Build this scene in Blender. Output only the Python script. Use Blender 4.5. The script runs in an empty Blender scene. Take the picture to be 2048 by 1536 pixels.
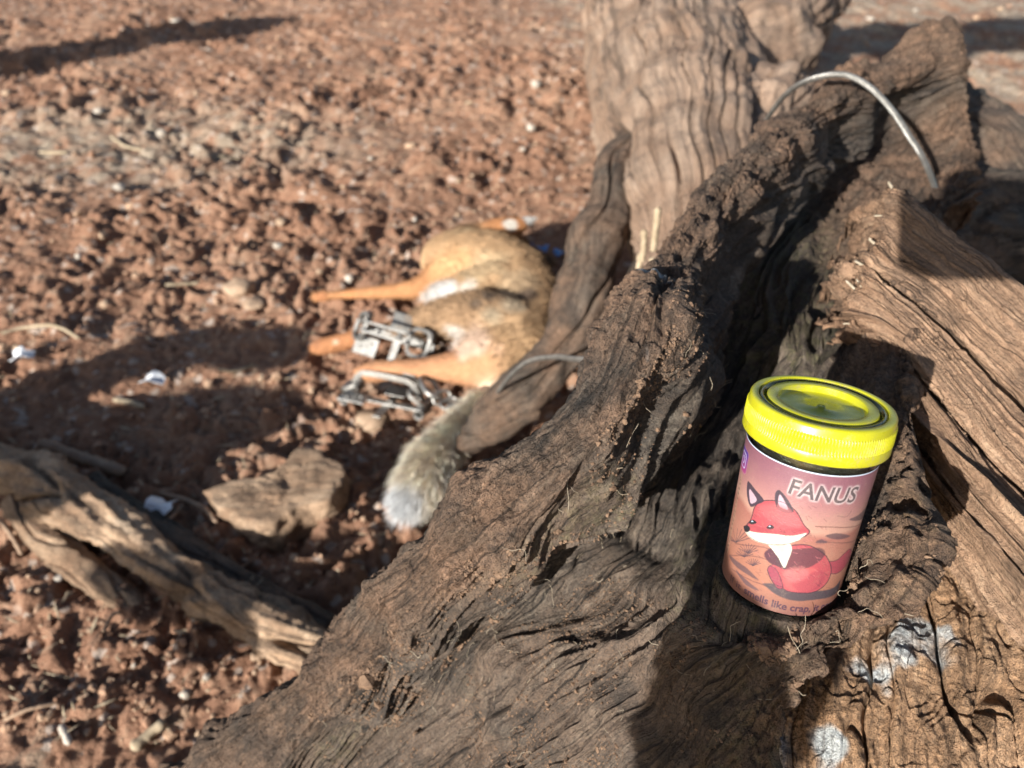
import bpy, math, random
import numpy as np
from mathutils import Vector, Matrix
S = bpy.context.scene
C = S.collection
rng = np.random.default_rng(7)
random.seed(7)
R = math.radians
# ------------------------------------------------------------------ camera, sky, sun, exposure
CAMH, PITCH, FPX = 0.72, R(38), 1479.1
cd = bpy.data.cameras.new('camera'); cam = bpy.data.objects.new('camera', cd); C.objects.link(cam)
cd.sensor_width = 36; cd.lens = 26.0; cd.clip_start = 0.005; cd.clip_end = 400
cam.location = (0, 0, CAMH); cam.rotation_euler = (math.pi/2 - PITCH, 0, 0)
cd.dof.use_dof = True; cd.dof.focus_distance = 0.285; cd.dof.aperture_fstop = 10.5; cd.dof.aperture_blades = 0
S.camera = cam
SAZ, SEL = R(37), R(21)            # direction the light travels (right of forward) and sun height
LD = Vector((math.sin(SAZ)*math.cos(SEL), math.cos(SAZ)*math.cos(SEL), -math.sin(SEL)))
w = bpy.data.worlds.new('World'); S.world = w; w.use_nodes = True
nt = w.node_tree; sky = nt.nodes.new('ShaderNodeTexSky'); sky.sky_type = 'NISHITA'; sky.sun_disc = False
sky.sun_elevation = SEL; sky.sun_rotation = math.atan2(-LD.x, -LD.y)
bg = nt.nodes['Background']; bg.inputs[1].default_value = 0.062; nt.links.new(sky.outputs[0], bg.inputs[0])
sl = bpy.data.lights.new('sun', 'SUN'); so = bpy.data.objects.new('sun', sl); C.objects.link(so)
sl.energy = 5.0; sl.angle = R(0.55); sl.color = (1.0, 0.95, 0.87)
so.rotation_euler = LD.to_track_quat('-Z', 'Y').to_euler()
S.view_settings.view_transform = 'Standard'; S.view_settings.look = 'None'
S.view_settings.gamma = 1; S.view_settings.exposure = 1.05
# ------------------------------------------------------------------ helpers
sp_, cp_ = math.sin(PITCH), math.cos(PITCH)
def P(px, py, D):
    """world point seen at a pixel of the 2048 x 1536 photograph at depth D"""
    px = np.asarray(px, float); py = np.asarray(py, float); D = np.asarray(D, float)
    x = (px-1024)/FPX; v = -(py-768)/FPX
    return np.stack([D*x, D*(cp_+v*sp_), CAMH + D*(-sp_+v*cp_)], -1)
def G(px, py, z=0.0):
    v = -(py-768)/FPX
    return P(px, py, (CAMH-z)/(sp_-v*cp_))
def camv(c):
    c = np.asarray(c, float)
    return np.stack([c[..., 0], c[..., 1]*sp_-c[..., 2]*cp_, c[..., 1]*cp_+c[..., 2]*sp_], -1)
def hsh(ix, iy, iz, seed):
    h = (ix*374761393 + iy*668265263 + iz*2147483647 + seed*1274126177) & 0xFFFFFFFF
    h = ((h ^ (h >> 13))*1274126177) & 0xFFFFFFFF
    h = ((h ^ (h >> 15))*2246822519) & 0xFFFFFFFF
    return h ^ (h >> 16)
_g = rng.normal(size=(256, 3)); _g /= np.linalg.norm(_g, axis=1)[:, None]
def noise(p, seed=0):
    p = np.asarray(p, float); sh = p.shape[:-1]; p = p.reshape(-1, 3)
    i = np.floor(p).astype(np.int64); f = p-i; u = f*f*f*(f*(f*6-15)+10)
    def g(a, b, c):
        gg = _g[hsh(i[:, 0]+a, i[:, 1]+b, i[:, 2]+c, seed) & 255]
        return gg[:, 0]*(f[:, 0]-a)+gg[:, 1]*(f[:, 1]-b)+gg[:, 2]*(f[:, 2]-c)
    x0 = g(0,0,0)*(1-u[:,0])+g(1,0,0)*u[:,0]; x1 = g(0,1,0)*(1-u[:,0])+g(1,1,0)*u[:,0]
    x2 = g(0,0,1)*(1-u[:,0])+g(1,0,1)*u[:,0]; x3 = g(0,1,1)*(1-u[:,0])+g(1,1,1)*u[:,0]
    a = x0*(1-u[:,1])+x1*u[:,1]; b = x2*(1-u[:,1])+x3*u[:,1]
    return ((a*(1-u[:,2])+b*u[:,2])*1.6).reshape(sh)
def fbm(p, o=4, seed=0, gain=.5):
    r = 0; a = 1
    for k in range(o): r = r+a*noise(p*2.03**k+k*17.3, seed+k); a *= gain
    return r
def ridge(p, o=3, seed=0):
    r = 0; a = 1
    for k in range(o): r = r+a*(1-2*np.abs(noise(p*2.1**k+k*9.1, seed+k))); a *= .5
    return r
def sstep(a, b, x):
    t = np.clip((x-a)/(b-a), 0, 1); return t*t*(3-2*t)
def v3(*a): return np.stack(np.broadcast_arrays(*a), -1)
def mesh(name, V, Fc, mat, parent=None, smooth=True, uv=None, attrs=None, cols=None):
    me = bpy.data.meshes.new(name); V = np.asarray(V, np.float32).reshape(-1, 3)
    if isinstance(Fc, np.ndarray):
        n, k = Fc.shape
        me.vertices.add(len(V)); me.vertices.foreach_set('co', V.ravel())
        me.loops.add(n*k); me.loops.foreach_set('vertex_index', Fc.astype(np.int32).ravel())
        me.polygons.add(n); me.polygons.foreach_set('loop_start', np.arange(0, n*k, k, dtype=np.int32))
        me.update(calc_edges=True)
    else:
        me.from_pydata([tuple(map(float, v)) for v in V], [], [tuple(map(int, f)) for f in Fc]); me.update()
    me.polygons.foreach_set('use_smooth', np.full(len(me.polygons), smooth))
    if uv is not None:
        ul = me.uv_layers.new(name='UVMap'); li = np.zeros(len(me.loops), np.int32)
        me.loops.foreach_get('vertex_index', li); ul.data.foreach_set('uv', np.asarray(uv, np.float32)[li].ravel())
    for k_, a_ in (attrs or {}).items():
        at = me.attributes.new(k_, 'FLOAT', 'POINT'); at.data.foreach_set('value', np.asarray(a_, np.float32).ravel())
    if cols is not None:
        at = me.attributes.new('pigment', 'FLOAT_COLOR', 'POINT')
        at.data.foreach_set('color', np.concatenate([cols, np.ones((len(cols), 1))], 1).astype(np.float32).ravel())
    me.materials.append(mat); me.validate()
    o = bpy.data.objects.new(name, me); C.objects.link(o)
    if parent is not None: o.parent = parent
    return o
def tag(o, label=None, cat=None, group=None, kind=None):
    if label: o['label'] = label
    if cat: o['category'] = cat
    if group: o['group'] = group
    if kind: o['kind'] = kind
    return o
def thing(name, label, cat, group=None):
    return tag(bpy.data.objects.new(name, None), label, cat, group) if C is None else _thing(name, label, cat, group)
def _thing(name, label, cat, group):
    o = bpy.data.objects.new(name, None); o.empty_display_size = .02; C.objects.link(o); return tag(o, label, cat, group)
def grid_faces(n, m, wrap=False):
    a = np.arange(n*m).reshape(n, m)
    if wrap: a = np.concatenate([a, a[:, :1]], 1)
    return np.stack([a[:-1, :-1], a[:-1, 1:], a[1:, 1:], a[1:, :-1]], -1).reshape(-1, 4)
def crom(A, n_per, ax):
    """resample control array along an axis (Catmull-Rom) at parameters n_per"""
    A = np.moveaxis(A, ax, 0); n = len(A)
    Ap = np.concatenate([2*A[:1]-A[1:2], A, 2*A[-1:]-A[-2:-1]])
    t = n_per; i = np.clip(np.floor(t).astype(int), 0, n-2); f = (t-i).reshape((-1,)+(1,)*(A.ndim-1))
    p0, p1, p2, p3 = Ap[i], Ap[i+1], Ap[i+2], Ap[i+3]
    r = .5*((2*p1)+(-p0+p2)*f+(2*p0-5*p1+4*p2-p3)*f**2+(-p0+3*p1-3*p2+p3)*f**3)
    return np.moveaxis(r, 0, ax)
def even(A, ax, n, w=None):
    """parameters along an axis spread by mean segment length times weight"""
    d = np.linalg.norm(np.diff(A, axis=ax), axis=-1); d = np.moveaxis(d, ax, 0).reshape(A.shape[ax]-1, -1).mean(1)
    L = d.copy()
    if w is not None: d = d*np.asarray(w)
    c = np.concatenate([[0], np.cumsum(d)]); t = np.interp(np.linspace(0, c[-1], n), c, np.arange(len(c)))
    m = np.interp(t, np.arange(len(c)), np.concatenate([[0], np.cumsum(L)]))
    return t, m
def gnorm(V):
    du = np.gradient(V, axis=0); dv = np.gradient(V, axis=1); n = np.cross(du, dv)
    return n/np.maximum(np.linalg.norm(n, axis=-1, keepdims=True), 1e-12)
def tube_grid(path, rad, n, m, squash=(1, 1), closed_ends=True, up=(0, 0, 1)):
    """path [K,3], rad [K]; returns V[n,m,3], N, u (around, metric), v (along, metric)"""
    path = np.asarray(path, float); rad = np.asarray(rad, float)
    t, vm = even(path[:, None, :], 0, n); c = crom(path, t, 0); r = np.maximum(crom(rad[:, None], t, 0)[:, 0], 1e-4)
    if closed_ends:
        e = np.minimum(vm, vm[-1]-vm)/np.maximum(r, 1e-4); r = r*np.sqrt(np.clip(1-(1-np.clip(e, 0, 1))**2, .0004, 1))
    T = np.gradient(c, axis=0); T /= np.linalg.norm(T, axis=1)[:, None]
    X = np.cross(T, up); X /= np.linalg.norm(X, axis=1)[:, None]; Y = np.cross(X, T)
    a = np.linspace(0, 2*np.pi, m, endpoint=False)
    N = X[:, None]*np.cos(a)[None, :, None]*squash[0]+Y[:, None]*np.sin(a)[None, :, None]*squash[1]
    V = c[:, None]+N*r[:, None, None]
    return V, N, a[None, :]*rad.mean()+0*vm[:, None], vm[:, None]+0*a[None, :], r
# ------------------------------------------------------------------ materials
class NT:
    def __init__(s, name):
        s.m = bpy.data.materials.new(name); s.m.use_nodes = True; s.t = s.m.node_tree; s.b = s.t.nodes['Principled BSDF']
    def n(s, ty, **k):
        o = s.t.nodes.new(ty)
        for a, v in k.items():
            if a.startswith('i_'):
                key = a[2:]; key = int(key) if key.isdigit() else key.replace('_', ' ')
                if isinstance(v, bpy.types.NodeSocket): s.t.links.new(v, o.inputs[key])
                else: o.inputs[key].default_value = v
            else: setattr(o, a, v)
        return o
    def math(s, op, a, b=0.5, clamp=False): return s.n('ShaderNodeMath', operation=op, i_0=a, i_1=b, use_clamp=clamp).outputs[0]
    def noise(s, vec, scale, det=4, rough=.6, dist=0): return s.n('ShaderNodeTexNoise', i_Vector=vec, i_Scale=scale, i_Detail=det, i_Roughness=rough, i_Distortion=dist).outputs['Fac']
    def ramp(s, fac, stops):
        r = s.n('ShaderNodeValToRGB', i_0=fac); e = r.color_ramp.elements
        while len(e) < len(stops): e.new(.5)
        for k, (p, c) in enumerate(stops): e[k].position = p; e[k].color = (*c, 1) if not isinstance(c, (int, float)) else (c, c, c, 1)
        return r.outputs[0]
    def mix(s, f, a, b, mode='MIX'):
        o = s.n('ShaderNodeMix', data_type='RGBA', blend_type=mode); L = s.t.links
        for sock, v in ((o.inputs[0], f), (o.inputs[6], a), (o.inputs[7], b)):
            if isinstance(v, bpy.types.NodeSocket): L.new(v, sock)
            else: sock.default_value = (*v, 1) if isinstance(v, tuple) and len(v) == 3 else v
        return o.outputs[2]
    def set(s, **k):
        for a, v in k.items():
            i = s.b.inputs[a.replace('_', ' ')]
            if isinstance(v, bpy.types.NodeSocket): s.t.links.new(v, i)
            else: i.default_value = (*v, 1) if isinstance(v, tuple) and len(v) == 3 and i.type == 'RGBA' else v
        return s
    def bump(s, h, dist, strength=1, prev=None):
        o = s.n('ShaderNodeBump', i_Height=h, i_Distance=dist, i_Strength=strength)
        if prev: s.t.links.new(prev, o.inputs['Normal'])
        return o.outputs[0]
def wood_mat(name, dark, mid, pale, soil, gu=300., gv=14., bump=.0012, lich=(.60, .64, .66), moss=None, grit_k=1.):
    """weathered wood: UV is metric (u across the grain, v along it); crumb / lichen are masks of real rot and growth"""
    m = NT(name); uv = m.n('ShaderNodeUVMap', uv_map='UVMap').outputs[0]; obj = m.n('ShaderNodeTexCoord').outputs['Object']
    warp = m.n('ShaderNodeTexNoise', i_Vector=obj, i_Scale=22., i_Detail=3.).outputs['Color']
    wv = m.n('ShaderNodeVectorMath', operation='MULTIPLY_ADD', i_0=warp, i_1=(.02, .004, 0), i_2=uv).outputs[0]
    wv2 = m.n('ShaderNodeVectorMath', operation='MULTIPLY_ADD', i_0=m.n('ShaderNodeTexNoise', i_Vector=obj, i_Scale=90., i_Detail=2.).outputs['Color'], i_1=(.004, .0, 0), i_2=wv).outputs[0]
    st = m.n('ShaderNodeMapping', i_Vector=wv2, i_Scale=(gu, gv, 1)).outputs[0]
    grain = m.noise(st, 1.0, 5, .65); st2 = m.n('ShaderNodeMapping', i_Vector=wv2, i_Scale=(gu*3.3, gv*2.2, 1)).outputs[0]
    fine = m.noise(st2, 1.0, 4, .7)
    big = m.noise(obj, 9., 5, .6); crn = m.noise(obj, 170., 6, .72); crm = m.noise(obj, 45., 4, .6)
    cr = m.n('ShaderNodeAttribute', attribute_name='crumb').outputs['Fac']; li = m.n('ShaderNodeAttribute', attribute_name='lichen').outputs['Fac']
    col = m.ramp(m.math('ADD', m.math('MULTIPLY', grain, .6), m.math('MULTIPLY', fine, .4)), [(.30, dark), (.5, mid), (.72, pale)])
    col = m.mix(m.ramp(big, [(.35, 0), (.68, .55)]), col, m.mix(.5, mid, soil))
    soc = m.mix(m.ramp(crn, [(.3, 0), (.75, 1)]), tuple(c*.45 for c in soil), tuple(min(1, c*1.5) for c in soil))
    cf = m.math('MULTIPLY', cr, m.ramp(crm, [(.30, .25), (.6, 1)]), True)
    col = m.mix(cf, col, soc)
    if moss: col = m.mix(m.math('MULTIPLY', m.n('ShaderNodeAttribute', attribute_name='moss').outputs['Fac'], m.ramp(crn, [(.45, 0), (.62, .6)])), col, moss)
    lf = m.math('MULTIPLY', li, m.ramp(crm, [(.38, .15), (.56, 1)]), True)
    col = m.mix(lf, col, lich)
    grit = m.noise(obj, 520., 4, .75); spk = m.noise(obj, 1100., 2, .6)
    col = m.mix(grit_k, col, m.ramp(grit, [(.30, (.34, .34, .36)), (.47, (.92, .92, .92)), (.62, (1.25, 1.22, 1.18)), (.80, (1.9, 1.85, 1.75))]), 'MULTIPLY')
    lines = m.noise(m.n('ShaderNodeMapping', i_Vector=wv, i_Scale=(gu*.9, gv*.5, 1)).outputs[0], 1.0, 3, .6, 1.2)
    col = m.mix(m.math('MULTIPLY', m.ramp(lines, [(.33, .85), (.42, 0)]), m.math('SUBTRACT', 1.0, m.math('MULTIPLY', cr, .5))), col, tuple(c*.6 for c in dark))
    col = m.mix(m.ramp(m.noise(obj, 26., 5, .7), [(.36, .55), (.5, 0)]), col, tuple(c*.9+.01 for c in dark))
    m.set(Base_Color=col, Roughness=.8, Specular_IOR_Level=.3)
    b0 = m.bump(m.ramp(lines, [(.30, 0), (.44, 1)]), bump*1.2); b1 = m.bump(grain, bump*2.2, 1, b0); b2 = m.bump(fine, bump*1.1, 1, b1)
    b3 = m.bump(m.math('MULTIPLY', m.math('ADD', crn, m.math('MULTIPLY', grit, .5)), m.math('ADD', m.math('MULTIPLY', cr, 1.0), .3)), bump*4.5, 1, b2)
    m.set(Normal=b3); return m.m
M_log = wood_mat('weathered grey brown wood', (.013, .0128, .013), (.066, .059, .051), (.24, .212, .172), (.29, .18, .12), gu=340, gv=16, moss=(.13, .125, .06))
M_rot = wood_mat('crumbling tan wood', (.10, .060, .037), (.39, .25, .155), (.60, .44, .30), (.50, .30, .17), gu=260, gv=22, bump=.0016)
M_plank = wood_mat('split reddish wood', (.055, .037, .028), (.34, .22, .145), (.56, .41, .285), (.40, .235, .145), gu=560, gv=9, bump=.0013, grit_k=.45)
M_trunk = wood_mat('pale weathered trunk', (.10, .072, .055), (.30, .22, .165), (.47, .37, .29), (.40, .24, .155), gu=60, gv=2.2, bump=.0018, grit_k=.4)
M_root = wood_mat('sun bleached root', (.16, .105, .07), (.48, .34, .23), (.72, .59, .44), (.42, .25, .155), gu=150, gv=7, bump=.002)
def soil_mat():
    m = NT('red brown soil'); obj = m.n('ShaderNodeTexCoord').outputs['Object']
    a = m.noise(obj, 3., 6, .6); b = m.noise(obj, 55., 6, .7); c = m.noise(obj, 260., 3, .7)
    col = m.ramp(m.math('ADD', m.math('MULTIPLY', a, .45), m.math('MULTIPLY', b, .55)), [(.32, (.14, .070, .045)), (.5, (.32, .178, .115)), (.68, (.48, .32, .22))])
    col = m.mix(m.ramp(m.noise(obj, 19., 4, .7), [(.56, 0), (.70, .6)]), col, (.30, .24, .18))
    g = m.n('ShaderNodeAttribute', attribute_name='straw').outputs['Fac']
    col = m.mix(g, col, m.ramp(b, [(.3, (.23, .18, .13)), (.7, (.50, .42, .33))]))
    v = m.n('ShaderNodeTexVoronoi', i_Vector=obj, i_Scale=85.).outputs['Color']
    vf = m.n('ShaderNodeSeparateColor', i_0=v).outputs[0]
    col = m.mix(m.ramp(vf, [(.93, 0), (.95, .75)]), col, (.50, .42, .36))
    m.set(Base_Color=col, Roughness=.95, Specular_IOR_Level=.15)
    m.set(Normal=m.bump(c, .003, 1, m.bump(b, .012))); return m.m
M_soil = soil_mat()
def clod_mat():
    m = NT('crumbled soil'); g = m.n('ShaderNodeNewGeometry'); obj = m.n('ShaderNodeTexCoord').outputs['Object']
    col = m.ramp(m.math('ADD', m.math('MULTIPLY', g.outputs['Random Per Island'], .8), m.math('MULTIPLY', m.noise(obj, 120., 4, .7), .3)),
                 [(.12, (.08, .044, .03)), (.5, (.31, .172, .110)), (.85, (.46, .31, .21)), (.985, (.36, .27, .19)), (1, (.5, .44, .38))])
    m.set(Base_Color=col, Roughness=.9, Specular_IOR_Level=.2, Normal=m.bump(m.noise(obj, 300., 3, .7), .003)); return m.m
M_clod = clod_mat()
def plain(name, a, b, scale=60., rough=.8, bump=.001, spec=.3, metal=0.):
    m = NT(name); obj = m.n('ShaderNodeTexCoord').outputs['Object']; n1 = m.noise(obj, scale, 5, .65)
    m.set(Base_Color=m.ramp(n1, [(.3, a), (.7, b)]), Roughness=rough, Specular_IOR_Level=spec, Metallic=metal)
    m.set(Normal=m.bump(m.noise(obj, scale*4, 4, .7), bump)); return m.m
M_pale = plain('pale stone', (.30, .25, .20), (.50, .45, .39))
M_tan = plain('tan stone', (.26, .17, .11), (.42, .31, .22))
M_straw = plain('dry straw', (.26, .20, .13), (.42, .34, .24))
M_twig = plain('dry twig', (.2, .13, .09), (.36, .25, .17))
M_fibre = plain('root fibre', (.24, .19, .13), (.46, .40, .31), 200)
M_crumb = plain('wood crumbs', (.07, .042, .028), (.24, .155, .10), 150)
M_blue = plain('glossy blue', (.05, .16, .45), (.16, .36, .75), 30, .25, .001, .5)  # even glossy blue for the bluish patches under the trunk
M_white = plain('white film', (.6, .63, .68), (.8, .82, .85), 30, .4, .001, .5)
M_steel = plain('galvanised steel', (.20, .195, .185), (.42, .41, .39), 60, .46, .0006, .5, .8)
M_dsteel = plain('dark steel', (.10, .10, .10), (.24, .23, .21), 50, .42, .0003, .5, .9)
M_black = plain('black plastic', (.01, .01, .012), (.02, .02, .025), 50, .4, .0001)
# ------------------------------------------------------------------ ground
def ground_h(x, y):
    p = v3(x, y, 0*x)
    far = sstep(2.2, 4.5, y)
    h = fbm(p*1.6, 3, 50)*.022
    wv = p+.02*v3(noise(p*14, 61), noise(p*14, 62), 0*x)
    l1 = np.abs(noise(wv*7., 51)); l2 = np.abs(noise(wv*17., 52)); l3 = np.abs(noise(wv*42., 53))
    calm = sstep(-.25, .45, fbm(p*2.3, 2, 57)+.45*sstep(.2, 1.2, x)*sstep(1.2, 2.2, y))
    amp = (1-.35*far)*(1-.62*calm)
    h = h+amp*((np.minimum(l1, .5)-.2)*.046+(np.minimum(l2, .5)-.2)*.040+(l3-.2)*.020)
    h = h+(.4+.6*amp)*(noise(p*95, 54)*.0042+noise(p*190, 55)*.0022)
    return h-.008
def make_ground():
    ny, nx = 1050, 760
    y = np.concatenate([np.linspace(-3, .05, 30), .05+np.expm1(np.linspace(0, 1, 1000)*math.log(1+5.6/.9))*.9, np.array([6, 7, 8.5, 10, 13, 17, 22, 30, 42, 60, 85, 120, 170, 230, 300, 380, 450, 520, 600, 700])])
    y = np.unique(np.round(y, 5)); s = np.linspace(-1, 1, nx)
    half = .62+.95*np.clip(y, 0, None); half = np.where(y < .3, 1.0+.3*np.abs(y), half)
    edge = np.sign(s)*np.where(np.abs(s) > .93, 1+(np.abs(s)-.93)/.07*3, np.abs(s)/.93)
    X = half[:, None]*edge[None, :]; Y = y[:, None]+0*X
    Z = ground_h(X, Y)
    far = sstep(6, 40, Y); Z = Z*(1-far)
    p = v3(X, Y, 0*X)
    straw = np.clip(sstep(2.3, 3.4, Y+.6*X-.4)*sstep(-.3, .6, X)*(.5+1.2*fbm(p*7, 3, 71)), 0, .85)
    grey = np.exp(-(((X+1.0)/.62)**2+((Y-2.0)/.30)**2)**2)*1.1
    straw = np.clip(straw+grey*(.5+.9*noise(p*20, 72)), 0, .9)
    g = mesh('ground', v3(X, Y, Z), grid_faces(*X.shape), M_soil, smooth=True, attrs={'straw': straw})
    tag(g, kind='structure')
make_ground()
# unit lump
import bmesh
def ico(sub):
    bm = bmesh.new(); bmesh.ops.create_icosphere(bm, subdivisions=sub, radius=1)
    V = np.array([v.co[:] for v in bm.verts]); F = np.array([[v.index for v in f.verts] for f in bm.faces]); bm.free(); return V, F
IV1, IF1 = ico(1); IV2, IF2 = ico(2); IV3, IF3 = ico(3)
def scatter_lumps(pos, size, base, flat=.75, jit=.28, seed=0):
    V0, F0 = base; n = len(pos); r = np.random.default_rng(seed)
    q = r.normal(size=(n, 3, 3)); Q, _ = np.linalg.qr(q)
    sc = r.uniform(.55, 1.25, (n, 1, 3)); V = V0[None]*(1+jit*r.normal(size=(n, len(V0), 1)).clip(-1.6, 1.6)*.6)*sc
    V = np.einsum('nij,nkj->nki', Q, V)*np.asarray(size)[:, None, None]; V[..., 2] *= flat
    V += pos[:, None]; F = F0[None]+(np.arange(n)*len(V0))[:, None, None]
    return V.reshape(-1, 3), F.reshape(-1, 3)
n = 14000
yy = .35*np.exp(rng.uniform(0, 1, n)*math.log(3.8/.35)); xx = rng.uniform(-1, 1, n)*(.35+.85*yy)
clump = noise(v3(xx, yy, 0*xx)*5., 58)+.5*noise(v3(xx, yy, 0*xx)*16, 59)
sz = np.exp(rng.normal(-5.75, .48, n)).clip(.0015, .012)*(.75+.15*yy)*(1+.5*np.clip(clump, -1, 1))
V, F_ = scatter_lumps(v3(xx, yy, ground_h(xx, yy)+sz*.35), sz, (IV1, IF1), seed=3)
tag(mesh('soil_clods', V, F_, M_clod, smooth=False), 'small crumbs and clods of red brown soil strewn over the ground', 'soil', kind='stuff')
nl = 1500
yy = .35*np.exp(rng.uniform(0, 1, nl)*math.log(3.2/.35)); xx = rng.uniform(-1, 1, nl)*(.35+.85*yy); LV = []
zz = ground_h(xx, yy)
for i in range(nl):
    an = rng.uniform(0, math.pi); L = math.exp(rng.normal(-4.6, .55))*.6; wd = rng.uniform(.0006, .0022); d_ = np.array([math.cos(an)*L, math.sin(an)*L, rng.normal()*L*.2]); n_ = np.array([-math.sin(an)*wd, math.cos(an)*wd, 0]); c_ = np.array([xx[i], yy[i], zz[i]+.006]); u_ = np.array([0, 0, wd*.6])
    LV += [c_-d_, c_+n_, c_+u_, c_-n_, c_+d_]
lf = np.arange(nl)[:, None]*5; LF = np.concatenate([lf+[0, 1, 2], lf+[0, 2, 3], lf+[4, 2, 1], lf+[4, 3, 2]])
tag(mesh('plant_litter', np.array(LV), LF, M_straw, smooth=False), 'bits of dry straw and leaf litter strewn over the soil', 'litter', kind='stuff')
def on_ground(px, py, dz=0.):
    p = G(px, py, 0.0)
    for _ in range(3): p = G(px, py, float(ground_h(np.array([p[0]]), np.array([p[1]]))[0])+dz)
    return p
# ------------------------------------------------------------------ the dead tree
tree = thing('dead_tree', 'big dead weathered tree trunk lying on the soil with a hollow root flare', 'dead tree')
def loft(name, ctrl, n, m, mat, disp, wt=None, ws=None, parent=None, pixel=True):
    A = np.array(ctrl, float)
    W = P(A[..., 0], A[..., 1], A[..., 2]) if pixel else A
    return W
def build_sheet(name, W, n, m, mat, disp, wt=None, ws=None, parent=tree, wrap=False, flip=False):
    t, vm = even(W, 0, n, wt); s, um = even(W, 1, m, ws)
    V = crom(crom(W, t, 0), s, 1); N = gnorm(V); N = -N if flip else N
    sI = s[None, :]+0*t[:, None]; tI = t[:, None]+0*s[None, :]
    U = um[None, :]+0*t[:, None]; VV = vm[:, None]+0*s[None, :]
    d, attrs = disp(V, N, tI, sI, U, VV)
    V2 = V+N*d[..., None] if d.ndim == 2 else V+d
    o = mesh(name, V2.reshape(-1, 3), grid_faces(n, m), mat, parent, uv=np.stack([U, VV], -1).reshape(-1, 2), attrs={k: v.ravel() for k, v in attrs.items()})
    return o, V2
LOG = [
 [(100,1700,.52),(250,1750,.48),(400,1800,.46),(550,1850,.45),(750,1900,.41),(950,1950,.37),(1150,2000,.33)],
 [(420,1480,.46),(500,1500,.44),(575,1535,.43),(680,1570,.43),(850,1620,.39),(1050,1680,.34),(1300,1750,.29)],
 [(650,1300,.41),(705,1318,.388),(760,1345,.378),(850,1385,.395),(1000,1430,.355),(1230,1500,.305),(1510,1570,.262)],
 [(700,1222,.385),(775,1228,.362),(845,1240,.355),(940,1270,.385),(1090,1305,.345),(1340,1375,.292),(1570,1420,.258)],
 [(890,1035,.335),(950,1060,.315),(1030,1100,.31),(1115,1150,.355),(1230,1190,.345),(1440,1268,.275),(1660,1310,.256)],
 [(1060,850,.32),(1145,878,.298),(1220,925,.30),(1280,990,.37),(1360,1050,.36),(1500,1145,.306),(1785,1215,.262)],
 [(1200,690,.33),(1275,718,.308),(1345,755,.315),(1385,840,.41),(1445,910,.40),(1570,1010,.335),(1855,1090,.270)],
 [(1265,580,.37),(1325,600,.345),(1385,622,.352),(1435,700,.47),(1520,780,.45),(1630,850,.38),(1835,910,.30)],
 [(1350,450,.43),(1400,450,.41),(1450,472,.42),(1505,545,.50),(1570,635,.455),(1660,700,.415),(1810,720,.36)],
 [(1500,300,.52),(1548,292,.50),(1582,325,.51),(1612,405,.60),(1660,490,.55),(1730,570,.49),(1850,600,.44)],
 [(1620,185,.60),(1672,188,.58),(1700,222,.59),(1718,310,.665),(1765,390,.61),(1815,450,.555),(1880,490,.51)],
 [(1760,110,.66),(1810,130,.64),(1835,170,.645),(1845,230,.69),(1865,300,.65),(1883,370,.60),(1905,420,.57)],
 [(1885,72,.70),(1915,112,.67),(1925,160,.66),(1935,210,.66),(1942,270,.65),(1950,340,.64),(1955,410,.63)],
]
A = np.array(LOG, float); W = P(A[..., 0], A[..., 1], A[..., 2])
L0 = W[:, :1]+np.array([.035, .06, -.22]); L1 = W[:, :1]+np.array([.004, .022, -.055])
R1 = W[:, -1:]+np.array([-.004, .022, -.030]); R2 = W[:, -1:]+np.array([-.03, .06, -.16])
W = np.concatenate([L0, L1, W, R1, R2], 1)
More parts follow.
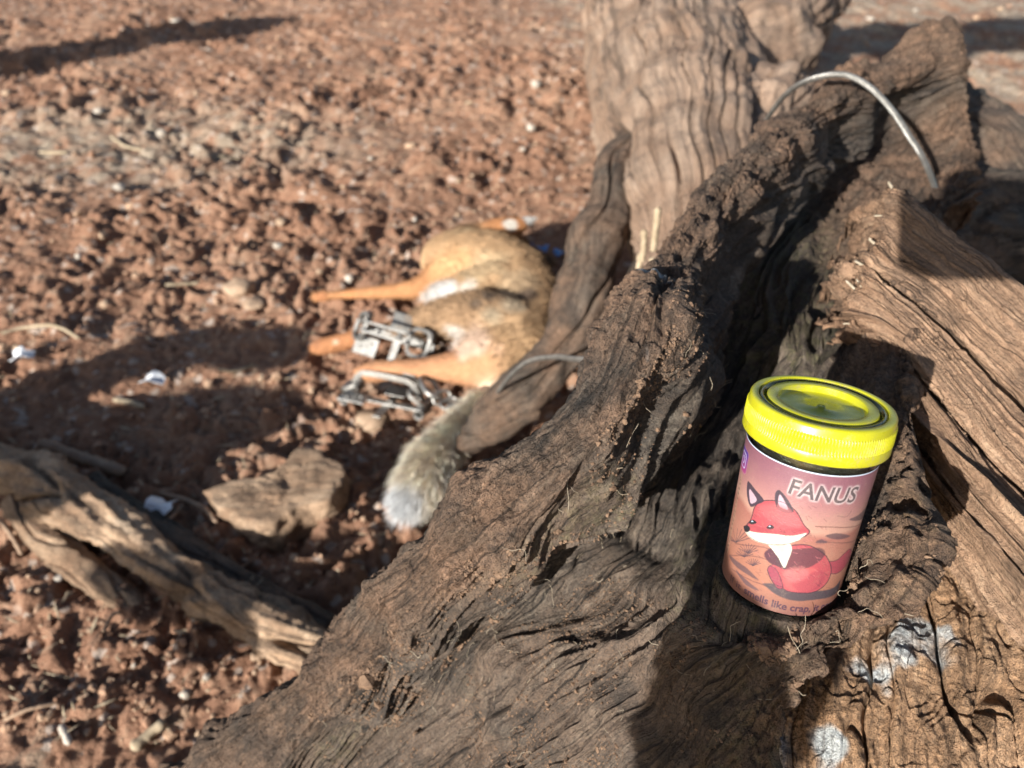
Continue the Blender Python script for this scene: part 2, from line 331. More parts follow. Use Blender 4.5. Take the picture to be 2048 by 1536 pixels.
# top end cap beyond the last station
W = np.concatenate([W, W[-1:]*.5+.5*W[-1:].mean(1, keepdims=True)+np.array([.03, .05, -.12])], 0)
def disp_log(V, N, t, s, U, Vv):
    rim = sstep(1.1, 1.8, s)*(1-sstep(3.6, 4.6, s)); lip = sstep(7.1, 8.0, s)*(1-sstep(9.2, 10, s))*(1-.5*sstep(8.5, 10.5, t))
    sand = np.exp(-(((t-2.6)/1.3)**2+((s-5.3)/1.4)**2))
    wall = sstep(8.2, 9.5, t)*sstep(4.6, 5.5, s)
    crumb = np.clip(rim*(.55+.45*noise(V*30, 5)+.25*sstep(5, 8, t))+lip*.95+sand*.18+wall*.9, 0, 1)
    wu = U+.020*noise(V*9, 11)+.006*noise(V*32, 12)+.0016*noise(V*110, 13)
    g = lambda a, b, sd: noise(v3(wu*a, Vv*b, 0*U+sd), sd)
    flow = 1-.75*crumb
    d = fbm(V*11, 3, 1)*.010
    d += flow*(ridge(v3(wu*34, Vv*4.5, 0*U), 2, 20)*.0040+g(95, 9, 21)*.0022+g(240, 18, 22)*.0011+g(520, 30, 23)*.0005)
    crack = np.abs(g(30, 4.5, 24)); d -= (1-sstep(.0, .085, crack))*.0055*flow*sstep(-.15, .2, g(12, 5, 27))
    crack2 = np.abs(g(75, 8, 25)); d -= (1-sstep(.0, .11, crack2))*.0026*flow
    d += (1-rim*.6)*(fbm(V*26, 3, 28)*.0050*(1-sstep(6, 8, t))-.010*np.maximum(0, noise(v3(wu*14, Vv*5, 0*U), 29)-.15))
    # crumbling rot: stepped lumps
    c1 = fbm(V*48, 3, 30); c2 = noise(V*150, 33); c3 = noise(V*330, 34)
    step = np.floor(c1*3.2+.4*c2)/3.2
    d += crumb*(.0045*step+.0026*c2*(c2 > -.1)+.0012*c3+.0035*ridge(v3(wu*70, Vv*16, 0*U), 2, 36)-.002)
    d += lip*(fbm(V*24, 3, 38)*.010)+rim*fbm(V*20, 2, 39)*.007
    # long folds that run down from the rim and the flutes of the back wall
    inner = sstep(3.4, 4.2, s)*(1-sstep(7, 8, s))
    d -= .010*inner*np.exp(-((s-4.55-.3*noise(V*6, 41))/.25)**2)*(1-sstep(3.0, 4.5, np.abs(t-6.5)))
    fl = sstep(6.3, 7.4, t)*(1-sstep(8.8, 9.6, t))*sstep(4.6, 5.2, s)*(1-sstep(6.6, 7.4, s))
    d += fl*.006*np.abs(noise(v3(wu*42, Vv*5, 0*U), 43))*2
    px = np.zeros_like(d)
    lich = np.zeros_like(d)
    for (a, b, D, r) in ((1290, 716, .313, .0030), (1272, 714, .313, .0026), (1308, 724, .313, .0034), (1335, 545, .355, .006), (1305, 570, .36, .004)):
        q = P(a, b, D); dd = np.linalg.norm(V-q, axis=-1)/r; lich = np.maximum(lich, sstep(1.25, .8, dd+.5*noise(V*220, 44)))
    moss = np.clip(fl+.7*sstep(.05, .35, noise(V*14, 45))*sstep(3.8, 4.6, s)*(1-sstep(5.5, 7, t))+.3*lip, 0, 1)
    pin = 1-sstep(10.5, 11, s)
    return d, {'crumb': crumb, 'lichen': lich, 'moss': moss}
logobj, LOGV = build_sheet('hollow_root_flare', W, 1150, 640, M_log, disp_log,
    wt=[.35, .8, 1, 1.15, 1.3, 1.3, 1.2, .9, .7, .5, .4, .35, .2], ws=[.2, .6, 1.5, 1.5, 1.2, 1.2, 1.2, 1.2, .8, .4])
# lower right: crumbling tan wood of the trunk behind the lip
RB = [
 [(1380,620,.60),(1600,640,.56),(1800,660,.53),(1980,680,.52),(2250,700,.52)],
 [(1440,860,.50),(1640,870,.47),(1830,880,.43),(2020,900,.41),(2300,930,.40)],
 [(1460,1080,.43),(1660,1080,.40),(1850,1070,.375),(2030,1080,.36),(2300,1100,.35)],
 [(1450,1270,.38),(1650,1270,.355),(1850,1270,.335),(2040,1280,.325),(2300,1290,.32)],
 [(1430,1440,.35),(1620,1450,.325),(1830,1460,.31),(2040,1470,.305),(2300,1480,.31)],
 [(1380,1640,.33),(1600,1660,.31),(1820,1680,.30),(2050,1690,.30),(2350,1700,.31)],
 [(1340,1900,.34),(1580,1920,.32),(1820,1950,.31),(2060,1960,.31),(2400,1980,.33)],
]
A = np.array(RB, float); W = P(A[..., 0], A[..., 1], A[..., 2])
W = np.concatenate([W[:, :1]+np.array([-.01, .03, -.12]), W, W[:, -1:]+np.array([.06, .0, -.12])], 1)
def disp_rb(V, N, t, s, U, Vv):
    wu = U+.014*noise(V*10, 111)+.005*noise(V*40, 112)
    wv = Vv-.25*U
    g = lambda a, b, sd: noise(v3(wu*a, wv*b, 0*U+sd), sd)
    d = fbm(V*12, 3, 101)*.008+ridge(v3(wu*42, wv*9, 0*U), 3, 104)*.0030
    d += g(110, 30, 105)*.0022+g(260, 80, 106)*.0013+noise(V*330, 107)*.0007
    ck = np.abs(g(20, 4, 108)); d -= (1-sstep(0, .04, ck))*.008
    ck = np.abs(g(48, 14, 109)); d -= (1-sstep(0, .05, ck))*.004
    step = np.floor(fbm(V*55, 2, 110)*3)/3; d += .0035*step
    lich = np.zeros_like(d)
    for (a, b, D, r) in ((1757, 1320, .325, .0085), (1800, 1295, .327, .0085), (1845, 1275, .330, .009), (1775, 1295, .33, .006), (1937, 1130, .345, .004), (1662, 1500, .312, .006), (1645, 1520, .31, .005)):
        q = P(a, b, D); dd = (V-q)/r; dd = np.linalg.norm(dd, axis=-1)*.75; lich = np.maximum(lich, sstep(1.2, .75, dd+.55*noise(V*120, 144)))
    lich = np.maximum(lich, .75*np.exp(-((np.abs(s-1.65)/.16)**2))*sstep(3.9, 4.4, t+.2*noise(V*40, 146)))
    crumb = np.clip(.35+.8*noise(V*22, 145), 0, 1)
    return d, {'crumb': crumb, 'lichen': lich, 'moss': 0*d}
build_sheet('crumbling_wood', W, 760, 560, M_rot, disp_rb, wt=[.4, .6, 1, 1, 1, .5], ws=[.4, 1, 1, 1, .5, .3])
# split wood: stepped planks, grain runs down to the right
PX = [  # rows from the upper right edge to the lower left edge, each running along the grain
 [(1795,380),(1850,418),(1945,495),(2048,575),(2190,690),(2340,810)],
 [(1765,455),(1815,500),(1905,565),(2040,680),(2175,800),(2320,920)],
 [(1738,520),(1800,564),(1905,646),(2040,783),(2160,900),(2300,1035)],
 [(1735,536),(1790,582),(1893,664),(2023,802),(2146,917),(2286,1050)],
 [(1728,590),(1790,635),(1880,722),(1998,868),(2110,985),(2240,1110)],
 [(1722,645),(1785,672),(1855,740),(1996,906),(2096,1010),(2215,1130)],
 [(1738,668),(1788,704),(1843,764),(1976,926),(2078,1030),(2198,1150)],
 [(1755,720),(1802,770),(1862,838),(1965,960),(2060,1065),(2170,1190)],
 [(1782,786),(1817,836),(1872,910),(1947,1003),(2042,1108),(2142,1228)],
 [(1776,804),(1806,852),(1858,927),(1933,1020),(2028,1124),(2128,1242)],
 [(1770,860),(1800,900),(1850,965),(1915,1050),(2015,1178),(2110,1300)]]
PD0 = np.array([.405, .397, .390, .389, .383, .381, .382, .377, .374, .376, .382]); PD1 = np.array([.360, .349, .341, .340, .332, .329, .329, .321, .317, .318, .328])
k_ = np.array([0, .2, .55, 1, 1.35, 1.7]); PX = np.transpose(np.array(PX, float), (1, 0, 2)); PDp = PD0[None]+(PD1-PD0)[None]*k_[:, None]
WPL = P(PX[..., 0], PX[..., 1], PDp)
def disp_pl(sd, ns, grey):
    def f(V, N, t, s, U, Vv):
        rag = noise(v3(U*80+sd, 0*U, 0*U+3), 201)*.014+noise(v3(U*320, Vv*8, 0*U+sd), 202)*.006
        wu = U+.0020*noise(V*14, 211)+.0008*noise(V*60, 212)
        g = lambda a, b, k: noise(v3(wu*a+sd, Vv*b, 0*U+k), k)
        d = g(40, 3, 203)*.0022+g(120, 5, 204)*.0014+g(330, 9, 205)*.0008+g(640, 30, 206)*.0004+fbm(V*60, 2, 207)*.0008
        ck = np.abs(g(34, 1.6, 214)); d -= (1-sstep(0, .05, ck))*.0060*sstep(-.25, .1, g(20, 3, 218))
        ck = np.abs(g(110, 3, 215)); d -= (1-sstep(0, .07, ck))*.0018
        ck = np.abs(g(60, 40, 220)); d -= (1-sstep(0, .03, ck))*.0016*sstep(0, .3, noise(V*30, 221))
        side = 1-sstep(1.2, 2.0, s)*sstep(ns-2.2, ns-3.0, s)
        d += side*(noise(v3(0*U+sd, Vv*30, 0*U), 222)*.0030+noise(v3(s*2, Vv*110, 0*U), 223)*.0016)
        end = 1-sstep(1.9, 2.9, t)
        d += end*(fbm(V*70, 3, 216)*.0040)
        DV = N*d[..., None]
        ax = np.gradient(V, axis=0); ax /= np.maximum(np.linalg.norm(ax, axis=-1, keepdims=True), 1e-9)
        DV = DV+ax*(rag*(1-sstep(2.0, 3.2, t)))[..., None]
        crumb = np.clip(end*.55+.35*noise(V*26, 217)+grey, 0, .7)
        return DV, {'crumb': crumb, 'lichen': 0*d, 'moss': 0*d}
    return f
fdv = np.array([0, cp_, -sp_])
for i_, (r0, r1, m_, gy) in enumerate(((0, 3, 330, -.05), (3, 6, 300, .10), (6, 9, 260, .15), (9, 11, 180, .2))):
    w = WPL[:, r0:r1]; w = np.concatenate([w[:, :1], w[:, :1]*.85+w[:, 1:2]*.15, w[:, 1:-1], w[:, -1:]*.85+w[:, -2:-1]*.15, w[:, -1:]], 1) if r1-r0 > 2 else np.concatenate([w[:, :1], w[:, :1]*.8+w[:, 1:2]*.2, w[:, 1:2]*.8+w[:, :1]*.2, w[:, 1:2]], 1)
    inn = (w.mean(1, keepdims=True)-w)*.10
    w[:, 0] += fdv*.0030; w[:, -1] += fdv*.0030
    w = np.concatenate([w[:, :1]+fdv*.045+inn[:, :1]*3, w[:, :1]+fdv*.016+inn[:, :1]*.3, w, w[:, -1:]+fdv*.016+inn[:, -1:]*.3, w[:, -1:]+fdv*.045+inn[:, -1:]*3], 1)
    e0 = w[:1]+np.array([.003, .012, -.008]); e1 = w[:1]*.6+.4*w[:1].mean(1, keepdims=True)+np.array([.015, .05, -.04])
    w = np.concatenate([e1, e0, w], 0)
    build_sheet('split_lath', w, 560, m_, M_plank, disp_pl(i_*7.3, w.shape[1], gy), wt=[.3, .7, 1, 1.1, 1, .7, .4])
def disp_tube(seed, big=.012, gr=.004, ck=.006, cr=.3, lichens=(), vk=1.):
    def f(V, N, U, Vv):
        Vv = Vv*vk
        wu = U+.02*noise(V*8, seed+1)
        d = fbm(V*9, 3, seed)*big+noise(v3(wu*40, Vv*5, 0*U), seed+3)*gr+noise(v3(wu*110, Vv*10, 0*U), seed+4)*gr*.5+fbm(V*60, 2, seed+5)*gr*.4
        d -= (1-sstep(0, .06, np.abs(noise(v3(wu*22, Vv*3.5, 0*U), seed+6))))*ck
        li = np.zeros_like(d)
        for (q, r) in lichens: li = np.maximum(li, sstep(1.2, .8, np.linalg.norm(V-q, axis=-1)/r+.4*noise(V*60, seed+8)))
        return d, {'crumb': np.clip(cr+.6*noise(V*18, seed+7), 0, 1), 'lichen': li, 'moss': 0*d}
    return f
def limb(name, pts, rad, n, m, mat, parent=tree, seed=300, squash=(1, 1), label=None, **k):
    V, N, U, Vv, r = tube_grid(pts, rad, n, m, squash)
    d, at = disp_tube(seed, **k)(V, N, U, Vv)
    fade = np.clip(r/np.max(rad)*2, 0, 1)[:, None]; V = V+N*(d*fade)[..., None]
    o = mesh(name, V.reshape(-1, 3), grid_faces(n, m, True), mat, parent, uv=np.stack([U, Vv], -1).reshape(-1, 2), attrs={a: b.ravel() for a, b in at.items()})
    if label: o['label'] = label
    return o
def PP(*a): return np.array([P(*q) for q in a])
tr = PP((1440,560,.72),(1425,400,.84),(1395,240,1.02),(1370,120,1.22),(1350,10,1.5),(1340,-90,1.9),(1330,-180,2.5))
limb('fallen_trunk', tr+np.array([0, .05, -.06]), [.045, .085, .122, .148, .175, .20, .22], 420, 360, M_trunk, seed=320, big=.010, gr=.0060, ck=.014, cr=.2, vk=.22,
     label='pale sunlit trunk running away from the root flare',
     lichens=[(P(1312, 168, .93), .012), (P(1325, 155, .93), .010), (P(1345, 335, .80), .008), (P(1340, 345, .80), .007)])
limb('limb', PP((1400,120,1.3),(1470,110,1.28),(1540,95,1.3),(1585,30,1.36),(1640,-40,1.5),(1700,-120,1.8))+np.array([0, .03, -.02]), [.10, .105, .085, .075, .07, .06], 220, 200, M_trunk, seed=340, big=.02, gr=.005, ck=.01)
limb('limb', PP((1470,330,.95),(1530,220,1.0),(1575,150,1.06),(1600,110,1.15))+np.array([0, .04, -.05]), [.06, .07, .06, .035], 160, 160, M_trunk, seed=345, big=.02, gr=.005, ck=.01)
# buttress root going down to the soil behind the rim
limb('buttress_root', PP((1330,230,1.14),(1282,285,1.05),(1228,355,.97),(1205,440,.93),(1182,520,.90),(1165,600,.88),(1140,680,.88),(1065,775,.89),(990,845,.92),(925,892,.98)), [.035, .034, .027, .026, .034, .036, .034, .027, .026, .014], 420, 220, M_log, seed=360, big=.012, gr=.004, ck=.008, cr=.5)
limb('buttress_root', PP((1330,410,.92),(1300,500,.92),(1285,600,.86),(1262,680,.84),(1225,760,.86)), [.026, .022, .03, .035, .03], 220, 160, M_log, seed=370, big=.012, gr=.005, ck=.008, cr=.5)
limb('lower_root', PP((2120,660,.80),(2040,480,.86),(1960,360,.90),(1900,290,.96),(1850,240,1.05)), [.12, .10, .085, .07, .05], 260, 220, M_log, seed=380, big=.016, gr=.006, ck=.010, cr=.2)
limb('lower_root', PP((1560,700,.72),(1680,620,.78),(1820,560,.84),(1960,560,.86),(2150,640,.84)), [.11, .12, .12, .12, .11], 200, 180, M_log, seed=385, big=.02, gr=.006, ck=.010, cr=.2)
limb('stump_foot', PP((900,1750,.60),(1100,1500,.52),(1250,1250,.55),(1450,1000,.62),(1600,800,.72))+np.array([.02, .02, -.05]), [.10, .13, .15, .16, .16], 160, 140, M_log, seed=390, cr=.3)
for k, (a, b, D, ln, r) in enumerate(((1283,490,.70,.034,.0032),(1305,470,.70,.046,.0036),(1276,505,.71,.018,.003),(1300,512,.69,.016,.004),(1318,520,.69,.012,.003))):
    q = P(a, b+35, D); V, N, U, Vv, rr = tube_grid([q, q+np.array([.0005, .001, ln*.5]), q+np.array([-.001+.001*k, .001, ln])], [r, r*.9, r], 20, 12)
    V += N*(noise(V*200, 5)*.0008)[..., None]
    tag(mesh('root_stub', V.reshape(-1, 3), grid_faces(20, 12, True), M_straw, tree), 'pale dry stub standing beside the trunk')
# crumbs and fibres that cling to the rotten rim
flat = LOGV.reshape(-1, LOGV.shape[2] if LOGV.ndim == 3 else 3).reshape(-1, 3)
n_, m_ = LOGV.shape[:2]; LN = gnorm(LOGV)
def pick(k, t0, t1, s0, s1):
    i = (rng.uniform(t0, t1, k)*n_).astype(int); j = (rng.uniform(s0, s1, k)*m_).astype(int); return LOGV[i, j], LN[i, j]
# ------------------------------------------------------------------ weathered root lying on the soil, lower left
rt = thing('loose_root', 'long pale weathered root lying across the soil at lower left', 'root')
def on(z, *a): return np.array([G(px, py, z) for px, py in a])
limb('main_strand', on(.035, (-200,850),(-60,915),(60,955),(180,1030),(300,1112),(420,1195),(540,1258),(650,1315),(760,1390)), [.026, .032, .035, .029, .025, .023, .024, .025, .024], 620, 220, M_root, rt, 400, (1, .85), big=.012, gr=.009, ck=.015, cr=.2)
limb('side_strand', on(.014, (20,1000),(90,1075),(160,1140),(230,1185),(285,1225)), [.016, .018, .020, .020, .010], 200, 100, M_root, rt, 420, (1, .8), big=.006, gr=.004, ck=.006, cr=.4)
limb('side_strand', on(.020, (180,950),(300,1045),(420,1130),(540,1205),(660,1268)), [.010, .018, .020, .018, .014], 240, 100, M_log, rt, 430, (1, .7), big=.006, gr=.004, ck=.004, cr=.2)
# flat chunk of wood
def slab(name, poly, z0, z1, mat, label, cat, seed, tilt=0):
    """irregular slab: outline on the ground (pixels), top at z1"""
    Q = np.array([G(px, py, z1) for px, py in poly]); k = 140
    t, _ = even(np.concatenate([Q, Q[:1]])[:, None], 0, k+1); q = crom(np.concatenate([Q, Q[:1]]), t[:-1], 0); c = q.mean(0)
    rings = []
    for f, z in ((1.0, z0), (1.02, z0+(z1-z0)*.35), (1.0, z0+(z1-z0)*.7), (.97, z1), (.92, z1+.003), (.75, z1+.004), (.5, z1+.003), (.25, z1+.002), (.02, z1+.002)):
        rr = c+(q-c)*f; rr[:, 2] = z; rings.append(rr)
    Wn = np.array(rings); t2, vm = even(Wn, 0, 90); V = crom(Wn, t2, 0)
    nn = V-c; nn[..., 2] += .02; nn /= np.linalg.norm(nn, axis=-1, keepdims=True)
    d = fbm(V*30, 3, seed)*.006+noise(v3(V[..., 0]*60, V[..., 1]*200, V[..., 2]*60), seed+1)*.002; V = V+nn*d[..., None]
    o = mesh(name, V.reshape(-1, 3), grid_faces(90, k, True), mat, uv=np.stack([V[..., 1], V[..., 0]], -1).reshape(-1, 2), attrs={'crumb': np.clip(.2+.6*noise(V*30, seed+2), 0, 1).ravel(), 'lichen': np.zeros(V.shape[:2]).ravel(), 'moss': np.zeros(V.shape[:2]).ravel()})
    return tag(o, label, cat)
slab('wood_chunk', [(405,985),(440,1020),(485,1042),(540,1050),(600,1020),(655,1005),(690,965),(685,930),(640,900),(600,895),(570,925),(540,950),(480,960)], -.01, .040, M_root, 'flat reddish chunk of wood lying on the soil left of the bushy tail', 'wood chunk', 450)
def stick(name, pts, r, mat, label, cat, group=None, z=.008, n=24):
    q = np.array([on_ground(px, py, z) for px, py in pts]); V, N, U, Vv, rr = tube_grid(q, np.full(len(q), r), n, 8)
    V = V+N*(noise(V*150, 9)*r*.35)[..., None]
    return tag(mesh(name, V.reshape(-1, 3), grid_faces(n, 8, True), mat), label, cat, group)
stick('stick', [(262,1500),(300,1468),(332,1442)], .0055, M_straw, 'short pale stick lying on the soil near the bottom of the picture', 'stick')
stick('stick', [(122,1450),(140,1488)], .004, M_pale, 'tiny pale stick left of the short pale stick', 'stick')
stick('stick', [(75,885),(160,915),(250,945)], .009, M_twig, 'dark grey stick lying in shade above the weathered root', 'stick')
stick('twig', [(318,985),(370,1000),(410,1018),(435,1048)], .0035, M_twig, 'brown twig lying beside the white shard', 'twig', z=.015)
stick('twig', [(300,1066),(335,1042),(368,1010)], .003, M_twig, 'thin twig crossing in front of the white shard', 'twig', z=.012)
stick('twig', [(205,1265),(225,1230),(243,1225)], .002, M_twig, 'little brown twig under the weathered root', 'twig')
stick('twig', [(10,1440),(60,1418),(120,1405)], .002, M_twig, 'thin brown twig at the lower left edge', 'twig')
stick('twig', [(0,1040),(25,1075),(45,1110)], .003, M_twig, 'reddish twig beside the left end of the weathered root', 'twig')
stick('twig', [(458,1110),(480,1135),(520,1105)], .002, M_twig, 'forked twig between the wood chunk and the root', 'twig')
stick('straw', [(0,668),(50,655),(110,652),(160,678)], .003, M_straw, 'curved dry straw in the left part of the soil', 'straw')
stick('straw', [(435,738),(470,742),(510,728)], .0028, M_straw, 'short curved straw left of the steel traps', 'straw')
stick('straw', [(220,270),(250,292),(310,305)], .004, M_straw, 'grey straw lying near the long shadow', 'straw')
stick('straw', [(430,312),(480,318)], .004, M_straw, 'straw bit lying in the middle of the far soil', 'straw')
stick('straw', [(78,304),(135,306)], .004, M_straw, 'pale straw under the grey crumbled patch', 'straw')
stick('straw', [(928,205),(1010,210)], .003, M_straw, 'thin straw on the smooth soil left of the trunk', 'straw')
stick('straw', [(330,570),(400,566)], .003, M_straw, 'faint straw above the big ground shadow', 'straw')
stick('straw', [(225,800),(262,805),(290,815)], .004, M_straw, 'pinkish straw in the ground shadow', 'straw')
def lump(name, px, py, r, mat, label, cat, group=None, seed=0, flat=.7):
    q = on_ground(px, py); rr = np.random.default_rng(seed); s3 = rr.uniform(.75, 1.2, 3)
    V = IV3*(1+.28*noise(IV3*1.3+seed*3.1, seed)[:, None]+.12*noise(IV3*3+seed, seed+1)[:, None])*s3*r; V[:, 2] *= flat
    return tag(mesh(name, V+q+np.array([0, 0, r*.3]), IF3, mat), label, cat, group)
for k, (a, b, r) in enumerate(((563,447,14),(556,494,11),(160,516,13),(212,612,15),(700,560,15),(238,378,16),(15,190,14),(1072,172,14),(1062,258,10),(945,352,6),(545,625,10),(352,46,12),(92,352,8),
        (325,270,15),(200,225,13),(640,545,9),(432,588,9),(118,1158,12),(180,1260,7),(372,1390,16),(415,1355,12),(512,1315,13),(270,1330,10),(390,1238,9),(510,1345,8),(490,1120,7),(640,1120,6),(30,800,9),
        (1045,300,7),(880,60,8),(1330,140,5),(1740,40,9),(1830,22,8),(2000,20,8),(940,110,8),(700,90,7),(512,238,9),(830,440,8),(742,318,7))):
    q = G(a, b); D = math.hypot(q[1]*cp_+CAMH*sp_, 0); m = M_pale if k % 3 else M_tan
    lump('pebble', a, b, r/FPX*D*.78, m, 'small pale pebble lying loose on the red soil', 'pebble', 'pale pebbles scattered on the soil', seed=500+k)
lump('pale_clod', 480, 585, .030, M_tan, 'pale crumbly clod left of the stretched foreleg', 'clod', seed=560, flat=.5)
lump('pale_clod', 510, 612, .018, M_tan, 'smaller pale clod just below the pale crumbly clod', 'clod', seed=561, flat=.5)
lump('pale_clod', 745, 850, .026, M_tan, 'grey clod below the lower steel trap', 'clod', seed=562, flat=.5)
def shard(px, py, r, mat, label, name='shard', seed=1):
    q = on_ground(px, py, .008); a = np.linspace(0, 2*np.pi, 14, endpoint=False); rr = np.random.default_rng(seed)
    rad = r*rr.uniform(.55, 1.1, 14); top = np.stack([np.cos(a)*rad, np.sin(a)*rad*.9, .35*r*np.sin(a*2+seed)+.01*0], 1)+q+np.array([0, 0, r*.3])
    bot = top-np.array([0, 0, .0012]); V = np.concatenate([top, bot, [top.mean(0)+np.array([0, 0, r*.12])], [bot.mean(0)]])
    F = []
    for i in range(14):
        j = (i+1) % 14; F += [(i, j, 28), (14+j, 14+i, 29), (j, i, 14+i), (j, 14+i, 14+j)]
    return tag(mesh(name, V, F, mat, smooth=False), label, 'litter')
shard(322, 1022, .026, M_white, 'white shard lying in shade between the root and the wood chunk', seed=2)
shard(45, 715, .020, M_white, 'crumpled whitish scrap on the soil at the left edge', 'scrap', seed=4)
shard(305, 762, .020, M_white, 'small whitish scrap left of the bushy tail', 'scrap', seed=5)
for k, (a, b, r, l) in enumerate(((1085,500,.018,'blue scrap under the trunk, topmost and largest'),(1072,520,.020,'blue scrap under the trunk touching the shade of the body'),(1120,508,.014,'blue scrap under the trunk nearest the root'),(1095,548,.010,'blue scrap under the trunk, lowest of them'),(1062,492,.008,'blue scrap under the trunk nearest the ear'))):
    shard(a, b, r, M_blue, l, 'scrap', seed=20+k)

# ------------------------------------------------------------------ the jar
JT = P(1024+FPX*.10969612/.26107239, 768+FPX*.00586766/.26107239, .26107239)
JA = camv((.06826726, 1.0, .41936818)) ; JA = JA/np.linalg.norm(JA); JH = .0785
JB = JT-JA*JH
jf = np.array([0, 0, CAMH])-JT; jf = jf-JA*np.dot(jf, JA); jf /= np.linalg.norm(jf); jr = np.cross(JA, jf)
jar = thing('jar', 'small jar with yellow screw lid and reddish printed label standing on the tree', 'jar')
JM = Matrix(((jr[0], -jf[0], JA[0], JB[0]), (jr[1], -jf[1], JA[1], JB[1]), (jr[2], -jf[2], JA[2], JB[2]), (0, 0, 0, 1)))
jar.matrix_world = JM          # local x = right, -y = front, z = up the jar
def lathe(name, prof, mat, parent, n=180, smooth=True, ribs=None):
    prof = np.array(prof, float); a = np.linspace(0, 2*np.pi, n, endpoint=False)
    r = prof[:, :1]+0*a[None]; z = prof[:, 1:]+0*a[None]
    if ribs is not None: r = ribs(r, z, a[None])
    V = v3(r*np.cos(a)[None], r*np.sin(a)[None], z)
    return mesh(name, V.reshape(-1, 3), grid_faces(len(prof), n, True), mat, parent, smooth)
def rbody(h): return .02147+(.0226-.02147)*np.clip(h/.060, 0, 1)
m = NT('clear jar plastic'); m.set(Base_Color=(.80, .86, .84), Roughness=.08, IOR=1.46, Transmission_Weight=1.0); M_clear = m.m
lathe('jar_body', [(0, .0), (.0195, 0), (.0210, .0006), (.02147, .0022), (rbody(.02), .02), (rbody(.04), .04), (.0226, .0605), (.0226, .0655), (.0221, .0668), (.0212, .0670), (.0212, .078), (.0200, .078), (.0200, .066), (.0205, .060), (.0198, .004), (.0, .0036)], M_clear, jar)
M_cont = plain('dark lure paste', (.03, .033, .024), (.16, .16, .11), 300, .35, .002, .5)
lathe('contents', [(.0, .0048), (.0188, .005), (.0194, .02), (.0198, .056), (.0196, .0625), (.0, .064)], M_cont, jar, 90)
def lid_mat():
    m = NT('translucent yellow plastic'); obj = m.n('ShaderNodeTexCoord').outputs['Object']
    dust = m.ramp(m.math('MULTIPLY', m.noise(obj, 900., 5, .8), m.noise(obj, 120., 4, .6)), [(.27, 0), (.40, .55)])
    m.set(Base_Color=m.mix(dust, m.ramp(m.noise(obj, 90., 3, .5), [(.3, (.35, .35, .006)), (.7, (.42, .41, .012))]), (.34, .27, .17)), Roughness=m.ramp(m.noise(obj, 260., 4, .7), [(.3, .22), (.7, .45)]), Specular_IOR_Level=.5, Subsurface_Weight=.12, Subsurface_Radius=(.0016, .0016, .0003), Subsurface_Scale=1.0, Transmission_Weight=.04)
    return m.m
M_lid = lid_mat()
T_ = JH
def ribf(r, z, a):
    k = (z < T_-.0036)*(z > T_-.0092); return r+k*.00036*np.sign(np.sin(a*150))*np.minimum(1, np.abs(np.sin(a*150))*2.5)
prof = [(.0001, -.0020), (.0005, -.0020), (.0009, -.0024), (.0013, -.0020), (.0017, -.0028), (.0140, -.0028), (.0146, -.0024), (.0148, -.0005), (.0151, -.0002), (.0183, -.0002), (.0187, -.0006), (.0189, -.0040), (.0195, -.0045), (.0209, -.0045), (.0214, -.0040),
        (.0217, -.0004), (.0220, .0), (.0236, .0), (.0242, -.0003), (.0246, -.0010), (.0247, -.0030), (.02485, -.0034), (.02485, -.0038), (.02490, -.0062), (.0250, -.0090), (.0250, -.0094), (.0252, -.0098), (.0253, -.0128), (.0250, -.0133), (.0240, -.0134), (.0236, -.0125), (.0236, -.0050), (.0228, -.0046), (.0, -.0046)]
lathe('lid', [(a, b+T_) for a, b in prof], M_lid, jar, 900, ribs=ribf)
# printed label: a paper sleeve whose print is stored as pigment per vertex
LZ0, LZ1, NU, NV = .0018, .0612, 1000, 330
TH = np.linspace(-math.pi, math.pi, NU); HH = np.linspace(LZ0, LZ1, NV)
X2 = (TH*.0222)[None, :]+0*HH[:, None]; H2 = HH[:, None]+0*X2
def lab(zx, zy):
    """pixel of the 2.56x enlargement (origin 1400,700) -> arc length and height on the label"""
    px, py = 1400+zx/2.56, 700+zy/2.56; d = P(px, py, 1.0)-np.array([0, 0, CAMH]); o = np.array([0, 0, CAMH])-JB
    dx, dy, dz = d@jr, d@jf, d@JA; ox, oy, oz = o@jr, o@jf, o@JA; r = .0221
    a = dx*dx+dy*dy; b = ox*dx+oy*dy; c = ox*ox+oy*oy-r*r; disc = max(b*b-a*c, 0); t = (-b-math.sqrt(disc))/a
    x, y, z = ox+t*dx, oy+t*dy, oz+t*dz
    return math.atan2(x, y)*.0222, z
def srgb(r, g, b): return np.array([((c/255)/12.92 if c < 10 else ((c/255+.055)/1.055)**2.4) for c in (r, g, b)])
img = np.zeros((NV, NU, 3)); tt = (H2-LZ0)/(LZ1-LZ0)
P3 = np.stack([X2, H2, 0*X2], -1)
stops = [(0, srgb(150, 92, 76)), (.18, srgb(190, 118, 88)), (.45, srgb(196, 124, 98)), (.58, srgb(186, 112, 92)), (.62, srgb(216, 154, 126)), (.78, srgb(190, 124, 114)), (.92, srgb(160, 98, 102)), (1, srgb(150, 88, 96))]
for c in range(3): img[..., c] = np.interp(tt+.02*fbm(P3*90, 2, 600), [s[0] for s in stops], [s[1][c] for s in stops])
def paint(mask, col): 
    global img; img = img*(1-mask[..., None])+np.asarray(col)*mask[..., None]
